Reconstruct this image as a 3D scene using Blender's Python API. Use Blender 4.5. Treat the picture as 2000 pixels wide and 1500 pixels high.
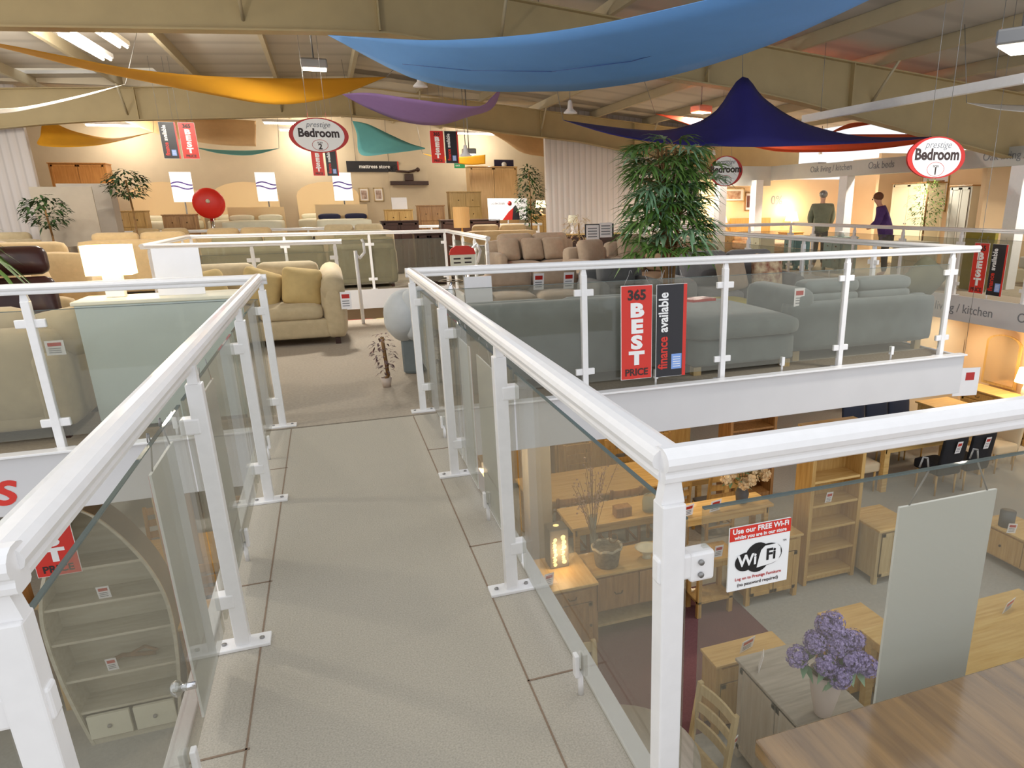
import bpy, bmesh, math, random
from mathutils import Vector, Matrix, Euler
random.seed(7)
PI = math.pi
S = bpy.context.scene
COL = S.collection
for o in list(bpy.data.objects):
    bpy.data.objects.remove(o)

# ---------------- camera ----------------
cam_d = bpy.data.cameras.new('camera'); cam = bpy.data.objects.new('camera', cam_d); COL.objects.link(cam)
yaw, pitch, roll = 0.35744, 0.30935, -0.01139
right = Vector((math.cos(yaw), -math.sin(yaw), 0))
fwd = Vector((math.cos(pitch)*math.sin(yaw), math.cos(pitch)*math.cos(yaw), -math.sin(pitch)))
upv = Vector((math.sin(pitch)*math.sin(yaw), math.sin(pitch)*math.cos(yaw), math.cos(pitch)))
r2 = right*math.cos(roll) + upv*math.sin(roll); u2 = -right*math.sin(roll) + upv*math.cos(roll)
M = Matrix((r2, u2, -fwd)).transposed().to_4x4(); M.translation = Vector((0, 0, 1.5667)); cam.matrix_world = M
cam_d.sensor_width = 36; cam_d.lens = 36*1376.62/2000; cam_d.shift_x = (1000-1174.8)/2000; cam_d.shift_y = (839.4-750)/2000
cam_d.clip_start = 0.02; cam_d.clip_end = 200
S.camera = cam
# ---------------- world and exposure ----------------
W = bpy.data.worlds.new('world'); S.world = W; W.use_nodes = True
bg = W.node_tree.nodes['Background']; bg.inputs[0].default_value = (0.93, 0.96, 1, 1); bg.inputs[1].default_value = 0.82
vs = S.view_settings; vs.view_transform = 'Standard'; vs.look = 'None'; vs.gamma = 1; vs.use_curve_mapping = False
vs.exposure = 0.5

def lin(c):
    return tuple((x/255/12.92) if x/255 <= .04045 else ((x/255+.055)/1.055)**2.4 for x in c)
# ---------------- materials ----------------
MATS = {}
def mat(name, rgb, rough=.6, metal=0., var=.0, scale=8., bump=0., emit=0., stretch=None, rgb2=None, coat=0., sheen=0., spec=.5):
    if name in MATS: return MATS[name]
    m = bpy.data.materials.new(name); m.use_nodes = True; nt = m.node_tree; b = nt.nodes['Principled BSDF']
    c = (*lin(rgb), 1)
    b.inputs['Base Color'].default_value = c; b.inputs['Roughness'].default_value = rough; b.inputs['Metallic'].default_value = metal
    b.inputs['Coat Weight'].default_value = coat; b.inputs['Sheen Weight'].default_value = sheen
    b.inputs['Specular IOR Level'].default_value = spec
    tc = nt.nodes.new('ShaderNodeTexCoord'); mp = nt.nodes.new('ShaderNodeMapping'); nz = nt.nodes.new('ShaderNodeTexNoise')
    nt.links.new(tc.outputs['Object'], mp.inputs[0]); nt.links.new(mp.outputs[0], nz.inputs['Vector'])
    nz.inputs['Scale'].default_value = scale; nz.inputs['Detail'].default_value = 4
    if stretch: mp.inputs['Scale'].default_value = stretch
    if var or rgb2:
        cr = nt.nodes.new('ShaderNodeValToRGB')
        c2 = (*lin(rgb2), 1) if rgb2 else tuple(min(1, x*(1+var)) for x in c[:3])+(1,)
        c1 = c if rgb2 else tuple(x*(1-var) for x in c[:3])+(1,)
        cr.color_ramp.elements[0].color = c1; cr.color_ramp.elements[1].color = c2
        cr.color_ramp.elements[0].position = .3; cr.color_ramp.elements[1].position = .7
        nt.links.new(nz.outputs[0], cr.inputs[0]); nt.links.new(cr.outputs[0], b.inputs['Base Color'])
    if bump:
        bp = nt.nodes.new('ShaderNodeBump'); bp.inputs['Strength'].default_value = bump; bp.inputs['Distance'].default_value = .01
        nt.links.new(nz.outputs[0], bp.inputs['Height']); nt.links.new(bp.outputs[0], b.inputs['Normal'])
    if emit:
        b.inputs['Emission Color'].default_value = c; b.inputs['Emission Strength'].default_value = emit
    MATS[name] = m
    return m
def wood(name, a, b, rough=.45, axis='z', coat=.1):
    st = {'z': (14, 14, 1.2), 'x': (1.2, 14, 14), 'y': (14, 1.2, 14)}[axis]
    return mat(name, a, rough, rgb2=b, scale=2.2, stretch=st, bump=.05, coat=coat)
def glass(name, tint, veil=.06, vcol=(200, 210, 205)):
    if name in MATS: return MATS[name]
    m = bpy.data.materials.new(name); m.use_nodes = True; nt = m.node_tree; nt.nodes.clear()
    out = nt.nodes.new('ShaderNodeOutputMaterial'); tr = nt.nodes.new('ShaderNodeBsdfTransparent'); gl = nt.nodes.new('ShaderNodeBsdfGlossy')
    df = nt.nodes.new('ShaderNodeBsdfDiffuse'); lw = nt.nodes.new('ShaderNodeLayerWeight'); pw = nt.nodes.new('ShaderNodeMath'); fr = nt.nodes.new('ShaderNodeMath'); m1 = nt.nodes.new('ShaderNodeMixShader'); m2 = nt.nodes.new('ShaderNodeMixShader')
    tr.inputs[0].default_value = (*tint, 1); gl.inputs['Roughness'].default_value = .02; df.inputs[0].default_value = (*lin(vcol), 1)
    lw.inputs[0].default_value = .5; pw.operation = 'POWER'; pw.inputs[1].default_value = 4.; fr.operation = 'MULTIPLY_ADD'; fr.inputs[1].default_value = .5; fr.inputs[2].default_value = .025
    nt.links.new(lw.outputs['Facing'], pw.inputs[0]); nt.links.new(pw.outputs[0], fr.inputs[0])
    nt.links.new(tr.outputs[0], m1.inputs[1]); nt.links.new(df.outputs[0], m1.inputs[2]); m1.inputs[0].default_value = veil
    nt.links.new(fr.outputs[0], m2.inputs[0]); nt.links.new(m1.outputs[0], m2.inputs[1]); nt.links.new(gl.outputs[0], m2.inputs[2])
    nt.links.new(m2.outputs[0], out.inputs[0]); MATS[name] = m
    return m
def ribbed(name, rgb, axis, period, dark=.82):
    if name in MATS: return MATS[name]
    m = mat(name, rgb, .6); nt = m.node_tree; b = nt.nodes['Principled BSDF']
    tc = nt.nodes.new('ShaderNodeTexCoord'); w = nt.nodes.new('ShaderNodeTexWave'); w.wave_type = 'BANDS'; w.bands_direction = axis
    w.inputs['Scale'].default_value = 2*PI/20/period; cr = nt.nodes.new('ShaderNodeValToRGB')
    cr.color_ramp.elements[0].position = .0; cr.color_ramp.elements[1].position = .22
    c = lin(rgb); cr.color_ramp.elements[0].color = tuple(x*dark for x in c)+(1,); cr.color_ramp.elements[1].color = (*c, 1)
    nt.links.new(tc.outputs['Object'], w.inputs[0]); nt.links.new(w.outputs[0], cr.inputs[0]); nt.links.new(cr.outputs[0], b.inputs['Base Color'])
    bp = nt.nodes.new('ShaderNodeBump'); bp.inputs['Strength'].default_value = .5; bp.inputs['Distance'].default_value = .02
    nt.links.new(w.outputs[0], bp.inputs['Height']); nt.links.new(bp.outputs[0], b.inputs['Normal'])
    return m

WHITE = mat('white_paint', (238, 236, 236), .3, var=.02, scale=30, coat=.3)
WPL = mat('white_plastic', (236, 235, 238), .35, var=.02, scale=20)
FASC = mat('fascia_board', (214, 212, 213), .5, var=.03, scale=2)
CARPET = mat('grey_carpet', (178, 170, 156), .95, var=.16, scale=160, bump=.4)
SEAM = mat('carpet_seam', (136, 116, 98), .95, var=.1, scale=60)
LCARP = mat('lower_carpet', (170, 169, 164), .95, var=.08, scale=30, bump=.2)
MAROON = mat('maroon_carpet', (110, 72, 76), .95, var=.12, scale=60, bump=.3)
UPCARP = mat('showroom_carpet', (166, 154, 138), .95, var=.1, scale=40, bump=.2)
GLASS = glass('clear_glass', (.875, .88, .855), .10, (190, 184, 166))
GEDGE = glass('glass_edge', (.38, .44, .43), .55, (128, 140, 138))
PLASTER = mat('beige_plaster', (206, 192, 168), .8, var=.03, scale=3)
PEACH = mat('peach_wall', (238, 208, 168), .8, var=.02, scale=3)
WALLW = ribbed('ribbed_cladding', (214, 205, 200), 'X', .16)
STEEL = mat('cream_steel', (172, 152, 110), .55, var=.05, scale=3)
STEELP = mat('purlin_steel', (180, 166, 136), .55, var=.05, scale=3)
ROOF = ribbed('roof_lining', (192, 184, 172), 'Y', 1.0, .82)
OAK = wood('oak', (184, 142, 76), (210, 172, 104)); OAKX = wood('oak_x', (200, 160, 92), (222, 188, 124), axis='x')
OAKY = wood('oak_y', (200, 160, 92), (222, 188, 124), axis='y')
PALEOAK = wood('pale_oak', (186, 160, 112), (208, 184, 138)); PINE = wood('pale_pine', (200, 160, 96), (224, 186, 122), axis='x')
DARKOAK = wood('aged_oak', (146, 104, 60), (180, 136, 84)); GREYW = wood('grey_washed_wood', (160, 150, 136), (188, 178, 164), axis='y')
GREYZ = wood('grey_washed_side', (184, 170, 152), (204, 192, 174)); CREAMW = mat('cream_painted_wood', (226, 222, 200), .5, var=.03)
DRIFT = mat('bleached_wood', (186, 178, 156), .6, rgb2=(206, 200, 180), scale=3, stretch=(1, 8, 8))
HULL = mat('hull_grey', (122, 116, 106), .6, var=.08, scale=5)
BRONZE = mat('bronze_handle', (84, 62, 38), .4, .7); CHROME = mat('chrome', (225, 225, 228), .12, 1.)
BLACK = mat('black_plastic', (18, 18, 20), .5); BLACKF = mat('black_fabric', (24, 25, 32), .8, var=.2, scale=20)
RED = mat('sign_red', (214, 48, 34), .4, var=.02); REDD = mat('ring_red', (186, 40, 34), .4); SBLK = mat('sign_black', (34, 32, 38), .4, var=.05)
SWHT = mat('sign_white', (245, 245, 245), .4); INK = mat('ink_dark', (52, 36, 34), .5); SBLU = mat('sign_blue', (130, 166, 232), .4); GREYI = mat('ink_grey', (128, 130, 136), .5)
PAPER = mat('paper_white', (240, 238, 240), .6, var=.02); BEIGE = mat('beige_fabric', (188, 170, 136), .9, var=.07, scale=14, bump=.2, sheen=.2)
BEIGE2 = mat('sand_fabric', (196, 168, 124), .9, var=.07, scale=14, bump=.2, sheen=.2); MUSH = mat('mushroom_fabric', (172, 152, 132), .9, var=.07, scale=14, bump=.2, sheen=.2)
OLIVF = mat('olive_grey_fabric', (142, 134, 104), .9, var=.08, scale=12, bump=.2); GREYF = mat('slate_fabric', (106, 114, 116), .85, var=.12, scale=7, bump=.25, sheen=.35)
GREYF2 = mat('grey_velvet', (124, 122, 124), .85, var=.1, scale=8, bump=.2, sheen=.3); LGREY = mat('light_grey_fabric', (190, 192, 192), .85, var=.05, scale=10, bump=.2)
GOLDC = mat('gold_cushion', (192, 166, 112), .85, var=.06, scale=14, bump=.2); YELF = mat('mustard_fabric', (178, 164, 84), .85, var=.06, scale=12, bump=.2)
BROWNL = mat('brown_leather', (64, 34, 30), .32, var=.2, scale=6, bump=.15); DARKW = mat('dark_wood', (58, 34, 26), .4, var=.2, scale=8)
LEAF = mat('palm_leaf', (72, 110, 40), .45, rgb2=(126, 160, 84), scale=3.); LEAF2 = mat('dark_leaf', (30, 56, 22), .5, rgb2=(58, 88, 40), scale=6.)
LEAFB = mat('blue_green_leaf', (104, 150, 112), .4, rgb2=(166, 196, 156), scale=3.); CANE = mat('cane', (128, 92, 48), .6, var=.2, scale=20)
SHADE = mat('lit_lampshade', (255, 232, 176), .7, emit=2.2); BULB = mat('lit_tube', (255, 246, 224), .4, emit=9.); METALG = mat('grey_metal', (150, 148, 146), .4, .6)
PURP = mat('lilac_petal', (84, 62, 138), .6, rgb2=(206, 188, 240), scale=70.); PETAL = mat('peach_petal', (232, 196, 144), .7, rgb2=(244, 226, 186), scale=20)
STONE = mat('stone_vase', (196, 178, 164), .5, var=.05); SLATE = mat('slate_top', (90, 90, 92), .5, var=.1)
SKIN = mat('skin', (214, 168, 142), .6); COATG = mat('grey_green_coat', (120, 124, 104), .85, var=.1, scale=12); COATP = mat('purple_coat', (84, 56, 118), .8, var=.15, scale=10)
HAIRB = mat('brown_hair', (112, 74, 48), .7, var=.25, scale=60); JEANS = mat('dark_trousers', (44, 44, 58), .85, var=.1)

# ---------------- mesh builder ----------------
class MB:
    def __init__(s): s.bm = bmesh.new()
    def _add(s, tmp, mtx=None, smooth=False):
        if mtx is not None: bmesh.ops.transform(tmp, matrix=mtx, verts=tmp.verts)
        vm = {}
        for v in tmp.verts: vm[v] = s.bm.verts.new(v.co)
        for f in tmp.faces:
            try:
                nf = s.bm.faces.new([vm[v] for v in f.verts]); nf.smooth = smooth
            except ValueError: pass
        tmp.free(); return s
    def box(s, x0, x1, y0, y1, z0, z1, bev=0, rot=None, smooth=False):
        t = bmesh.new(); bmesh.ops.create_cube(t, size=1)
        c = Vector(((x0+x1)/2, (y0+y1)/2, (z0+z1)/2)); d = (abs(x1-x0), abs(y1-y0), abs(z1-z0))
        bmesh.ops.scale(t, vec=d, verts=t.verts)
        if bev:
            bmesh.ops.bevel(t, geom=list(t.edges), offset=min(bev, min(d)*.45), segments=2, affect='EDGES', profile=.5)
        mtx = Matrix.Translation(c)
        if rot: mtx = mtx @ Euler(rot).to_matrix().to_4x4()
        return s._add(t, mtx, smooth)
    def cushion(s, c, d, r=.05, puff=.0, rot=(0, 0, 0), n=8, axis=2):
        t = bmesh.new(); bmesh.ops.create_cube(t, size=2); bmesh.ops.subdivide_edges(t, edges=list(t.edges), cuts=n-1, use_grid_fill=True)
        h = Vector(d)/2; r = min(r, min(h)*.98); inn = h-Vector((r, r, r))
        oth = [i for i in range(3) if i != axis]
        for v in t.verts:
            u = v.co.copy()
            P = Vector([math.copysign(1-(1-abs(u[i]))**1.0, u[i])*h[i] for i in range(3)])
            q = Vector([max(-inn[i], min(inn[i], P[i])) for i in range(3)]); dd = P-q
            if dd.length > 1e-9: P = q+dd.normalized()*r
            if puff: P[axis] *= 1+puff*(1-u[oth[0]]**2)*(1-u[oth[1]]**2)/max(h[axis], 1e-3)
            v.co = P
        return s._add(t, Matrix.Translation(Vector(c)) @ Euler(rot).to_matrix().to_4x4(), True)
    def cyl(s, a, b, r, r2=None, n=12, smooth=True):
        a, b = Vector(a), Vector(b); r2 = r if r2 is None else r2; L = (b-a).length
        t = bmesh.new(); bmesh.ops.create_cone(t, cap_ends=True, segments=n, radius1=r, radius2=r2, depth=L)
        q = Vector((0, 0, 1)).rotation_difference((b-a).normalized()).to_matrix().to_4x4()
        return s._add(t, Matrix.Translation((a+b)/2) @ q, smooth)
    def tube(s, pts, r, n=8):
        for i in range(len(pts)-1):
            s.cyl(pts[i], pts[i+1], r, n=n)
            if i: s.sphere(pts[i], r, 8, 6)
        return s
    def sphere(s, c, r, u=16, v=10, sc=(1, 1, 1)):
        t = bmesh.new(); bmesh.ops.create_uvsphere(t, u_segments=u, v_segments=v, radius=r)
        return s._add(t, Matrix.Translation(Vector(c)) @ Matrix.Diagonal((*sc, 1)), True)
    def lathe(s, prof, c=(0, 0, 0), n=20, sq=None):
        t = bmesh.new(); rings = []
        for (r, z) in prof:
            rings.append([t.verts.new((c[0]+r*math.cos(2*PI*k/n), c[1]+r*math.sin(2*PI*k/n), c[2]+z)) for k in range(n)])
        for a, b in zip(rings, rings[1:]):
            for k in range(n): t.faces.new((a[k], a[(k+1) % n], b[(k+1) % n], b[k]))
        t.faces.new(rings[-1])
        t.faces.new(list(reversed(rings[0])))
        return s._add(t, None, True)
    def prism(s, poly, a, b, plane='xz', bev=0):
        t = bmesh.new()
        def P(p, w): return {'xz': (p[0], w, p[1]), 'xy': (p[0], p[1], w), 'yz': (w, p[0], p[1])}[plane]
        A = [t.verts.new(P(p, a)) for p in poly]; B = [t.verts.new(P(p, b)) for p in poly]; n = len(poly)
        t.faces.new(A); t.faces.new(list(reversed(B)))
        for k in range(n): t.faces.new((A[k], B[k], B[(k+1) % n], A[(k+1) % n]))
        bmesh.ops.recalc_face_normals(t, faces=t.faces)
        return s._add(t)
    def quad(s, *p, smooth=False):
        f = s.bm.faces.new([s.bm.verts.new(q) for q in p]); f.smooth = smooth; return s
    def grid(s, rows, smooth=True):
        vs = [[s.bm.verts.new(p) for p in r] for r in rows]
        for a, b in zip(vs, vs[1:]):
            for k in range(len(a)-1):
                f = s.bm.faces.new((a[k], a[k+1], b[k+1], b[k])); f.smooth = smooth
        return s
    def build(s, name, m, parent=None, label=None):
        me = bpy.data.meshes.new(name); s.bm.to_mesh(me); s.bm.free(); me.materials.append(m)
        o = bpy.data.objects.new(name, me); COL.objects.link(o)
        if parent is not None: o.parent = parent
        if label: o['label'] = label
        return o
def tag(o, label, cat, group=None):
    o['label'] = label; o['category'] = cat
    if group: o['group'] = group
    return o
def thing(name, label, cat, loc=(0, 0, 0), rz=0, group=None):
    o = bpy.data.objects.new(name, None); COL.objects.link(o); o.location = loc; o.rotation_euler = (0, 0, rz); o.empty_display_size = .05
    return tag(o, label, cat, group)
def solo(mb, name, m, label, cat, loc=(0, 0, 0), rz=0, group=None):
    o = mb.build(name, m); o.location = loc; o.rotation_euler = (0, 0, rz); return tag(o, label, cat, group)
def struct(mb, name, m, parent=None):
    o = mb.build(name, m, parent)
    if parent is None: o['kind'] = 'structure'
    return o
def dup(o, loc, rz=None, label=None, group=None, parent=None):
    c = o.copy(); COL.objects.link(c)
    if parent is None:
        c.location = loc
        if rz is not None: c.rotation_euler = (0, 0, rz)
        if label: c['label'] = label
        if group: c['group'] = group
    else: c.parent = parent
    for ch in list(o.children): dup(ch, None, parent=c)
    return c
def text(body, size, m, parent, loc, rot=(PI/2, 0, 0), bold=.0, name='lettering', align='CENTER', sx=1., space=1., depth=.0015, shear=0.):
    cu = bpy.data.curves.new('t', 'FONT'); cu.body = body; cu.size = size; cu.align_x = align; cu.align_y = 'CENTER'; cu.offset = bold
    cu.extrude = depth; cu.space_character = space; cu.resolution_u = 3; cu.shear = shear
    to = bpy.data.objects.new('t', cu); COL.objects.link(to); dg = bpy.context.evaluated_depsgraph_get(); dg.update()
    me = bpy.data.meshes.new_from_object(to.evaluated_get(dg)); bpy.data.objects.remove(to); bpy.data.curves.remove(cu)
    me.materials.clear(); me.materials.append(m)
    o = bpy.data.objects.new(name, me); COL.objects.link(o); o.parent = parent; o.location = loc; o.rotation_euler = rot; o.scale = (sx, 1, 1)
    return o
# ================= structure =================
F = -2.8                     # lower floor
def fl(x0, x1, y0, y1, z0, z1, m, name='floor'):
    return struct(MB().box(x0, x1, y0, y1, z0, z1), name, m)
fl(-9, 18, -1, 31, F-.2, F, LCARP)
struct(MB().box(1.2, 3.925, 4.4, 6.6, F, F+.006), 'floor', MAROON)
# camera landing and walkway
fl(-.58, .66, 1.02, 5.5, -.30, 0, CARPET)
fl(-3, 4, -1.6, 1.02, -.30, 0, CARPET)
m = MB()
for x in (-.41, .475): m.box(x-.003, x+.003, 1.3, 5.5, 0, .002)
for y in (2.02, 3.1, 4.62): m.box(-.58, -.40, y-.004, y+.004, 0, .002); m.box(.47, .66, y-.004, y+.004, 0, .002)
struct(m, 'trim_1', SEAM)
struct(MB().box(-.63, -.58, 1.02, 5.5, -.33, .012, .004), 'trim_2', WHITE)
struct(MB().box(.66, .72, 1.02, 5.5, -.33, .012, .004), 'trim_3', WHITE)
# platform slabs round the stair void  (x -2.35..2.3, y 10.9..14.9)
sl = [(-8, 6.1, 5.53, 10.9), (-8, -2.35, 10.9, 14.9), (2.3, 6.1, 10.9, 14.9), (-8, 6.1, 14.9, 19.2), (6.1, 10.0, 14.2, 19.2), (10.05, 16, 3.5, 19.2)]
for x0, x1, y0, y1 in sl: fl(x0, x1, y0, y1, -.32, 0, UPCARP)
fl(-8, 8, 19.2, 25.1, -.32, .7, UPCARP)
# fascias
def fascia(n, x0, x1, y0, y1, z0=-.395, z1=.012):
    m = MB().box(x0, x1, y0, y1, z0, z1, .004); struct(m, 'trim_%d' % n, FASC)
fascia(4, .72, 6.14, 5.49, 5.53); fascia(5, -8, -.63, 5.49, 5.53); fascia(6, 6.1, 6.14, 5.53, 14.2)
fascia(7, 10.0, 10.05, 3.5, 14.2, -.41); fascia(8, -2.35, 2.3, 14.86, 14.9, -.36); fascia(9, 2.26, 2.3, 10.9, 14.86, -.36); fascia(10, -2.35, -2.31, 10.9, 14.86, -.36)
fascia(11, 6.14, 10.0, 14.16, 14.2, -.41)
m = MB().box(.72, 6.15, 5.46, 5.56, .012, .03, .004).box(-8, -.63, 5.46, 5.56, .012, .03, .004); struct(m, 'trim_12', WHITE)
# lower ceiling under the platform
CEIL = mat('lower_ceiling', (214, 196, 166), .8, var=.02)
for x0, x1, y0, y1 in sl: fl(x0, x1, y0+(.0 if y0 != 5.53 else .0), y1, -.345, -.322, CEIL, 'ceiling')
# lower walls / columns
struct(MB().box(-9, 12.5, 16, 16.1, F, -.35), 'wall_lower_back', PEACH)
struct(MB().box(12.5, 12.6, 3.5, 16, F, -.35), 'wall_lower_right', PEACH)
struct(MB().box(10.9, 12.5, 11.2, 11.3, F, -.35), 'wall_lower_partition', PLASTER)
struct(MB().box(1.88, 2.16, 7.5, 7.78, F, -.35, .01), 'trim_13', PLASTER)
struct(MB().box(-1.9, -1.62, 7.5, 7.78, F, -.35, .01), 'trim_14', PLASTER)
# hall back wall with wide opening
m = MB().box(5.62, 13.2, 19, 19.15, 0, 4.1); struct(m, 'wall_back_right', WALLW)
m = MB().box(-12, -5.6, 19, 19.15, 0, 4.3); struct(m, 'wall_back_left', WALLW)
# far hall
struct(MB().box(-10, 10, 25.1, 25.2, .7, 4.6), 'wall_far', PLASTER)
struct(MB().box(-8.1, -8, 19.2, 25.1, .7, 4.6), 'wall_far_left', PLASTER)
struct(MB().box(8, 8.1, 19.2, 25.1, .7, 4.6), 'wall_far_right', PLASTER)
# right showroom rooms
struct(MB().box(15, 15.1, 3.5, 18.4, 0, 2.75), 'wall_right', PEACH)
struct(MB().box(9.8, 15, 18.3, 18.4, 0, 2.2), 'wall_peach', PEACH)
struct(MB().box(12.4, 15, 11.2, 11.3, 0, 2.75), 'wall_partition', PEACH)
struct(MB().box(13.6, 15, 15.6, 15.7, 0, 2.75), 'wall_partition_rear', PEACH)
BULK = mat('bulkhead_grey', (196, 196, 192), .6, var=.02)
struct(MB().box(11.5, 11.75, 3.5, 15.4, 2.14, 2.46), 'trim_15', BULK)
struct(MB().box(9.85, 11.5, 17.4, 17.6, 2.0, 2.5).box(11.5, 11.75, 15.4, 17.6, 2.14, 2.5), 'trim_16', BULK)
for k, (x, y) in enumerate([(11.5, 14.4), (10.9, 17.3), (11.5, 9.75), (9.85, 17.4)]):
    struct(MB().box(x, x+.22, y-.14, y+.14, 0, 2.14, .004), 'trim_%d' % (17+k), WPL)
# lettering on the bulkhead and the mezzanine fascia (part of the structure)
bk = bpy.data.objects['trim_15']
R90 = (PI/2, 0, -PI/2)
for s_, y, z, sz in [('Oak living / kitchen', 9.75, 2.315, .2), ('Oak beds', 13.18, 2.32, .21), ('Oak living / kitchen', 14.9, 2.33, .2)]:
    text(s_, sz, GREYI, bk, (11.496, y, z), R90)
fk = bpy.data.objects['trim_7']
text('Oak living / kitchen', .21, GREYI, fk, (9.996, 9.33, -.2), R90); text('Oak beds', .21, GREYI, fk, (9.996, 7.66, -.2), R90)
text('0%', .34, GREYI, bpy.data.objects['wall_peach'], (12.33, 18.296, 1.62), (PI/2, 0, 0))
f5 = bpy.data.objects['trim_5']
text('Sofas & chairs', .36, RED, f5, (-2.15, 5.488, -.2), (PI/2, 0, 0), bold=.004, shear=.25, align='RIGHT')
# ---------------- roof ----------------
def rz_(x): return 4.2-(.05 if x < .9 else .085)*abs(x-.9)
def rafter(n, y, x0, x1, hs):
    m = MB(); N = 24
    xs = [x0+(x1-x0)*k/N for k in range(N+1)]
    top = [(x, rz_(x)) for x in xs]; bot = [(x, rz_(x)-hs(x)) for x in xs]
    m.prism(top+bot[::-1], y-.012, y+.012)
    m.prism([(x, z+.02) for x, z in top]+[(x, z) for x, z in top[::-1]], y-.11, y+.11)
    m.prism([(x, z) for x, z in bot]+[(x, z-.02) for x, z in bot[::-1]], y-.11, y+.11)
    for x in (.9, 5.4, 7.95, -3.4, -6): m.box(x-.01, x+.01, y-.1, y+.1, rz_(x)-hs(x), rz_(x))
    return struct(m, 'trim_%d' % n, STEEL)
hs = lambda x: .6 + max(0, abs(x-.9)-5.5)*.08
rafter(30, 10, -10, 14, hs); rafter(31, 18.6, -10, 13.2, hs); pass
for k, x in enumerate([-8.1, -6.6, -5.1, -3.6, -2.1, -.6, .9, 2.4, 3.9, 5.4, 6.9, 8.4, 9.9, 11.4]):
    struct(MB().box(x-.035, x+.035, 5, 25.1, rz_(x)+.02, rz_(x)+.2), 'trim_%d' % (34+k), STEELP)
def sheet(y0, y1, x0=-10, x1=12.6):
    m = MB(); z = lambda x: rz_(x)+.2
    m.prism([(x0, z(x0)), (.9, z(.9)), (x1, z(x1)), (x1, z(x1)+.06), (.9, z(.9)+.06), (x0, z(x0)+.06)], y0, y1)
    struct(m, 'ceiling', ROOF)
sheet(5.0, 17.45); sheet(18.05, 25.3); sheet(17.45, 18.05, -2.8, 2.6); 
sheet(17.45, 18.05, 11.2, 12.6)
struct(MB().box(12.6, 16.5, 5.0, 14.9, 3.40, 3.46), 'ceiling', ROOF)
struct(MB().box(-12, 14, 18.55, 19.15, 4.02, 4.9), 'wall_back_top', PLASTER)
# fly braces
m = MB()
for x in (-3.6, -.6, 2.4, 5.4, 8.4):
    for y, s_ in ((10, 1), (10, -1), (18.6, -1)):
        m.cyl((x, y, rz_(x)-.5), (x, y+.55*s_, rz_(x)+.04), .022, n=6)
struct(m, 'trim_50', STEELP)
# ---------------- balustrades ----------------
RI = [0]
def balustrade(label, p0, p1, posts, goff=0., z0=0., H=1.1, clips=(), gaps=(), glass_top=.95, rail_ext=(0, 0), group='glass balustrades', gb=.1, near=False, bp=(.19, .08), gl=True, ends=(), roff=0.):
    p0, p1 = Vector(p0), Vector(p1); L = (p1-p0).length; a = math.atan2(p1.y-p0.y, p1.x-p0.x)
    t = thing('glass_balustrade', label, 'balustrade', (p0.x, p0.y, z0), a, group)
    prof = [(y*.82, z*.86) for y, z in [(-.024, -.050), (-.031, -.045), (-.033, -.034), (-.030, -.026), (-.030, -.021), (-.043, -.013), (-.047, 0), (-.042, .014), (-.03, .024), (-.012, .030), (.012, .030), (.03, .024), (.042, .014), (.047, 0), (.043, -.013), (.030, -.021), (.030, -.026), (.033, -.034), (.031, -.045), (.024, -.050)]]
    m = MB(); RI[0] += 1; m.prism([(y, z+H-.001+.0008*(RI[0] % 5)) for y, z in [(a_+roff, b_) for a_, b_ in prof]], -rail_ext[0], L+rail_ext[1], 'yz'); m.build('handrail', WHITE, t)
    w = .025
    for x in posts:
        m = MB(); m.box(x-w, x+w, -w, w, .012, H-.085, .004); m.prism([(x-w, H-.085), (x+w, H-.085), (x+w*.55, H-.025), (x-w*.55, H-.025)], -w*.6, w*.6)
        po = m.build('post', WHITE, t)
        if abs(math.sin(a)) > .7: b0, b1 = bp[1]/2, bp[0]/2
        else: b0, b1 = bp[1]/2+.02, bp[1]/2+.01
        mm = MB().box(x-b0, x+b0, -b1, b1, 0, .014, .003); mm.build('base_plate', WHITE, po)
        for s_ in (-1, 1):
            q = (x, s_*b1*.68) if b1 > b0 else (x+s_*b0*.68, 0)
            MB().cyl((*q, .012), (*q, .02), .009, n=8).build('bolt', METALG, po)
        for zc in (.2, .87):
            mm = MB()
            if goff: mm.box(x-.028, x+.028, min(0, goff*1.25), max(0, goff*1.25), zc-.028, zc+.028, .006)
            else:
                mm.box(x-(.085 if x > .1 else .03), x+(.085 if x < L-.1 else .03), -.017, .017, zc-.028, zc+.028, .006)
            mm.build('glass_clamp', WHITE, po)
    if gl:
        xs = sorted(list(posts)+list(ends))
        for i, (xa, xb) in enumerate(zip(xs, xs[1:])):
            if i in gaps: continue
            ga = .075 if glass_top == .985 else .035; m = MB().box(xa+ga, xb-.035, goff-.005, goff+.005, gb, glass_top); g = m.build('glass_panel', GLASS, t)
            e = MB().box(xa+ga, xb-.035, goff-.0052, goff+.0052, glass_top, glass_top+.004); e.build('glass_edge', GEDGE, g)
            c = (xa+xb)/2
            if clips == 'all' or i in clips:
                mm = MB().box(c-.016, c+.016, goff-.022, goff-.006, .075, .16, .004).box(c-.016, c+.016, goff+.006, goff+.022, .075, .16, .004).cyl((c, goff, 0), (c, goff, .095), .010, n=8)
                mm.build('glass_clip', WHITE, t)
    return t
balustrade('white balustrade along left side of the carpeted walkway', (-.47, 1.12, 0), (-.47, 5.6, 0), [1.5, 2.96, 4.47], goff=.05, roff=.018, ends=(0,), clips='all', bp=(.19, .085), rail_ext=(.0, .04))
balustrade('white balustrade along right side of the carpeted walkway', (.566, 1.14, 0), (.566, 5.6, 0), [1.5, 2.95, 4.46], goff=-.055, ends=(0,), clips='all', bp=(.19, .085), rail_ext=(.0, .04))
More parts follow.
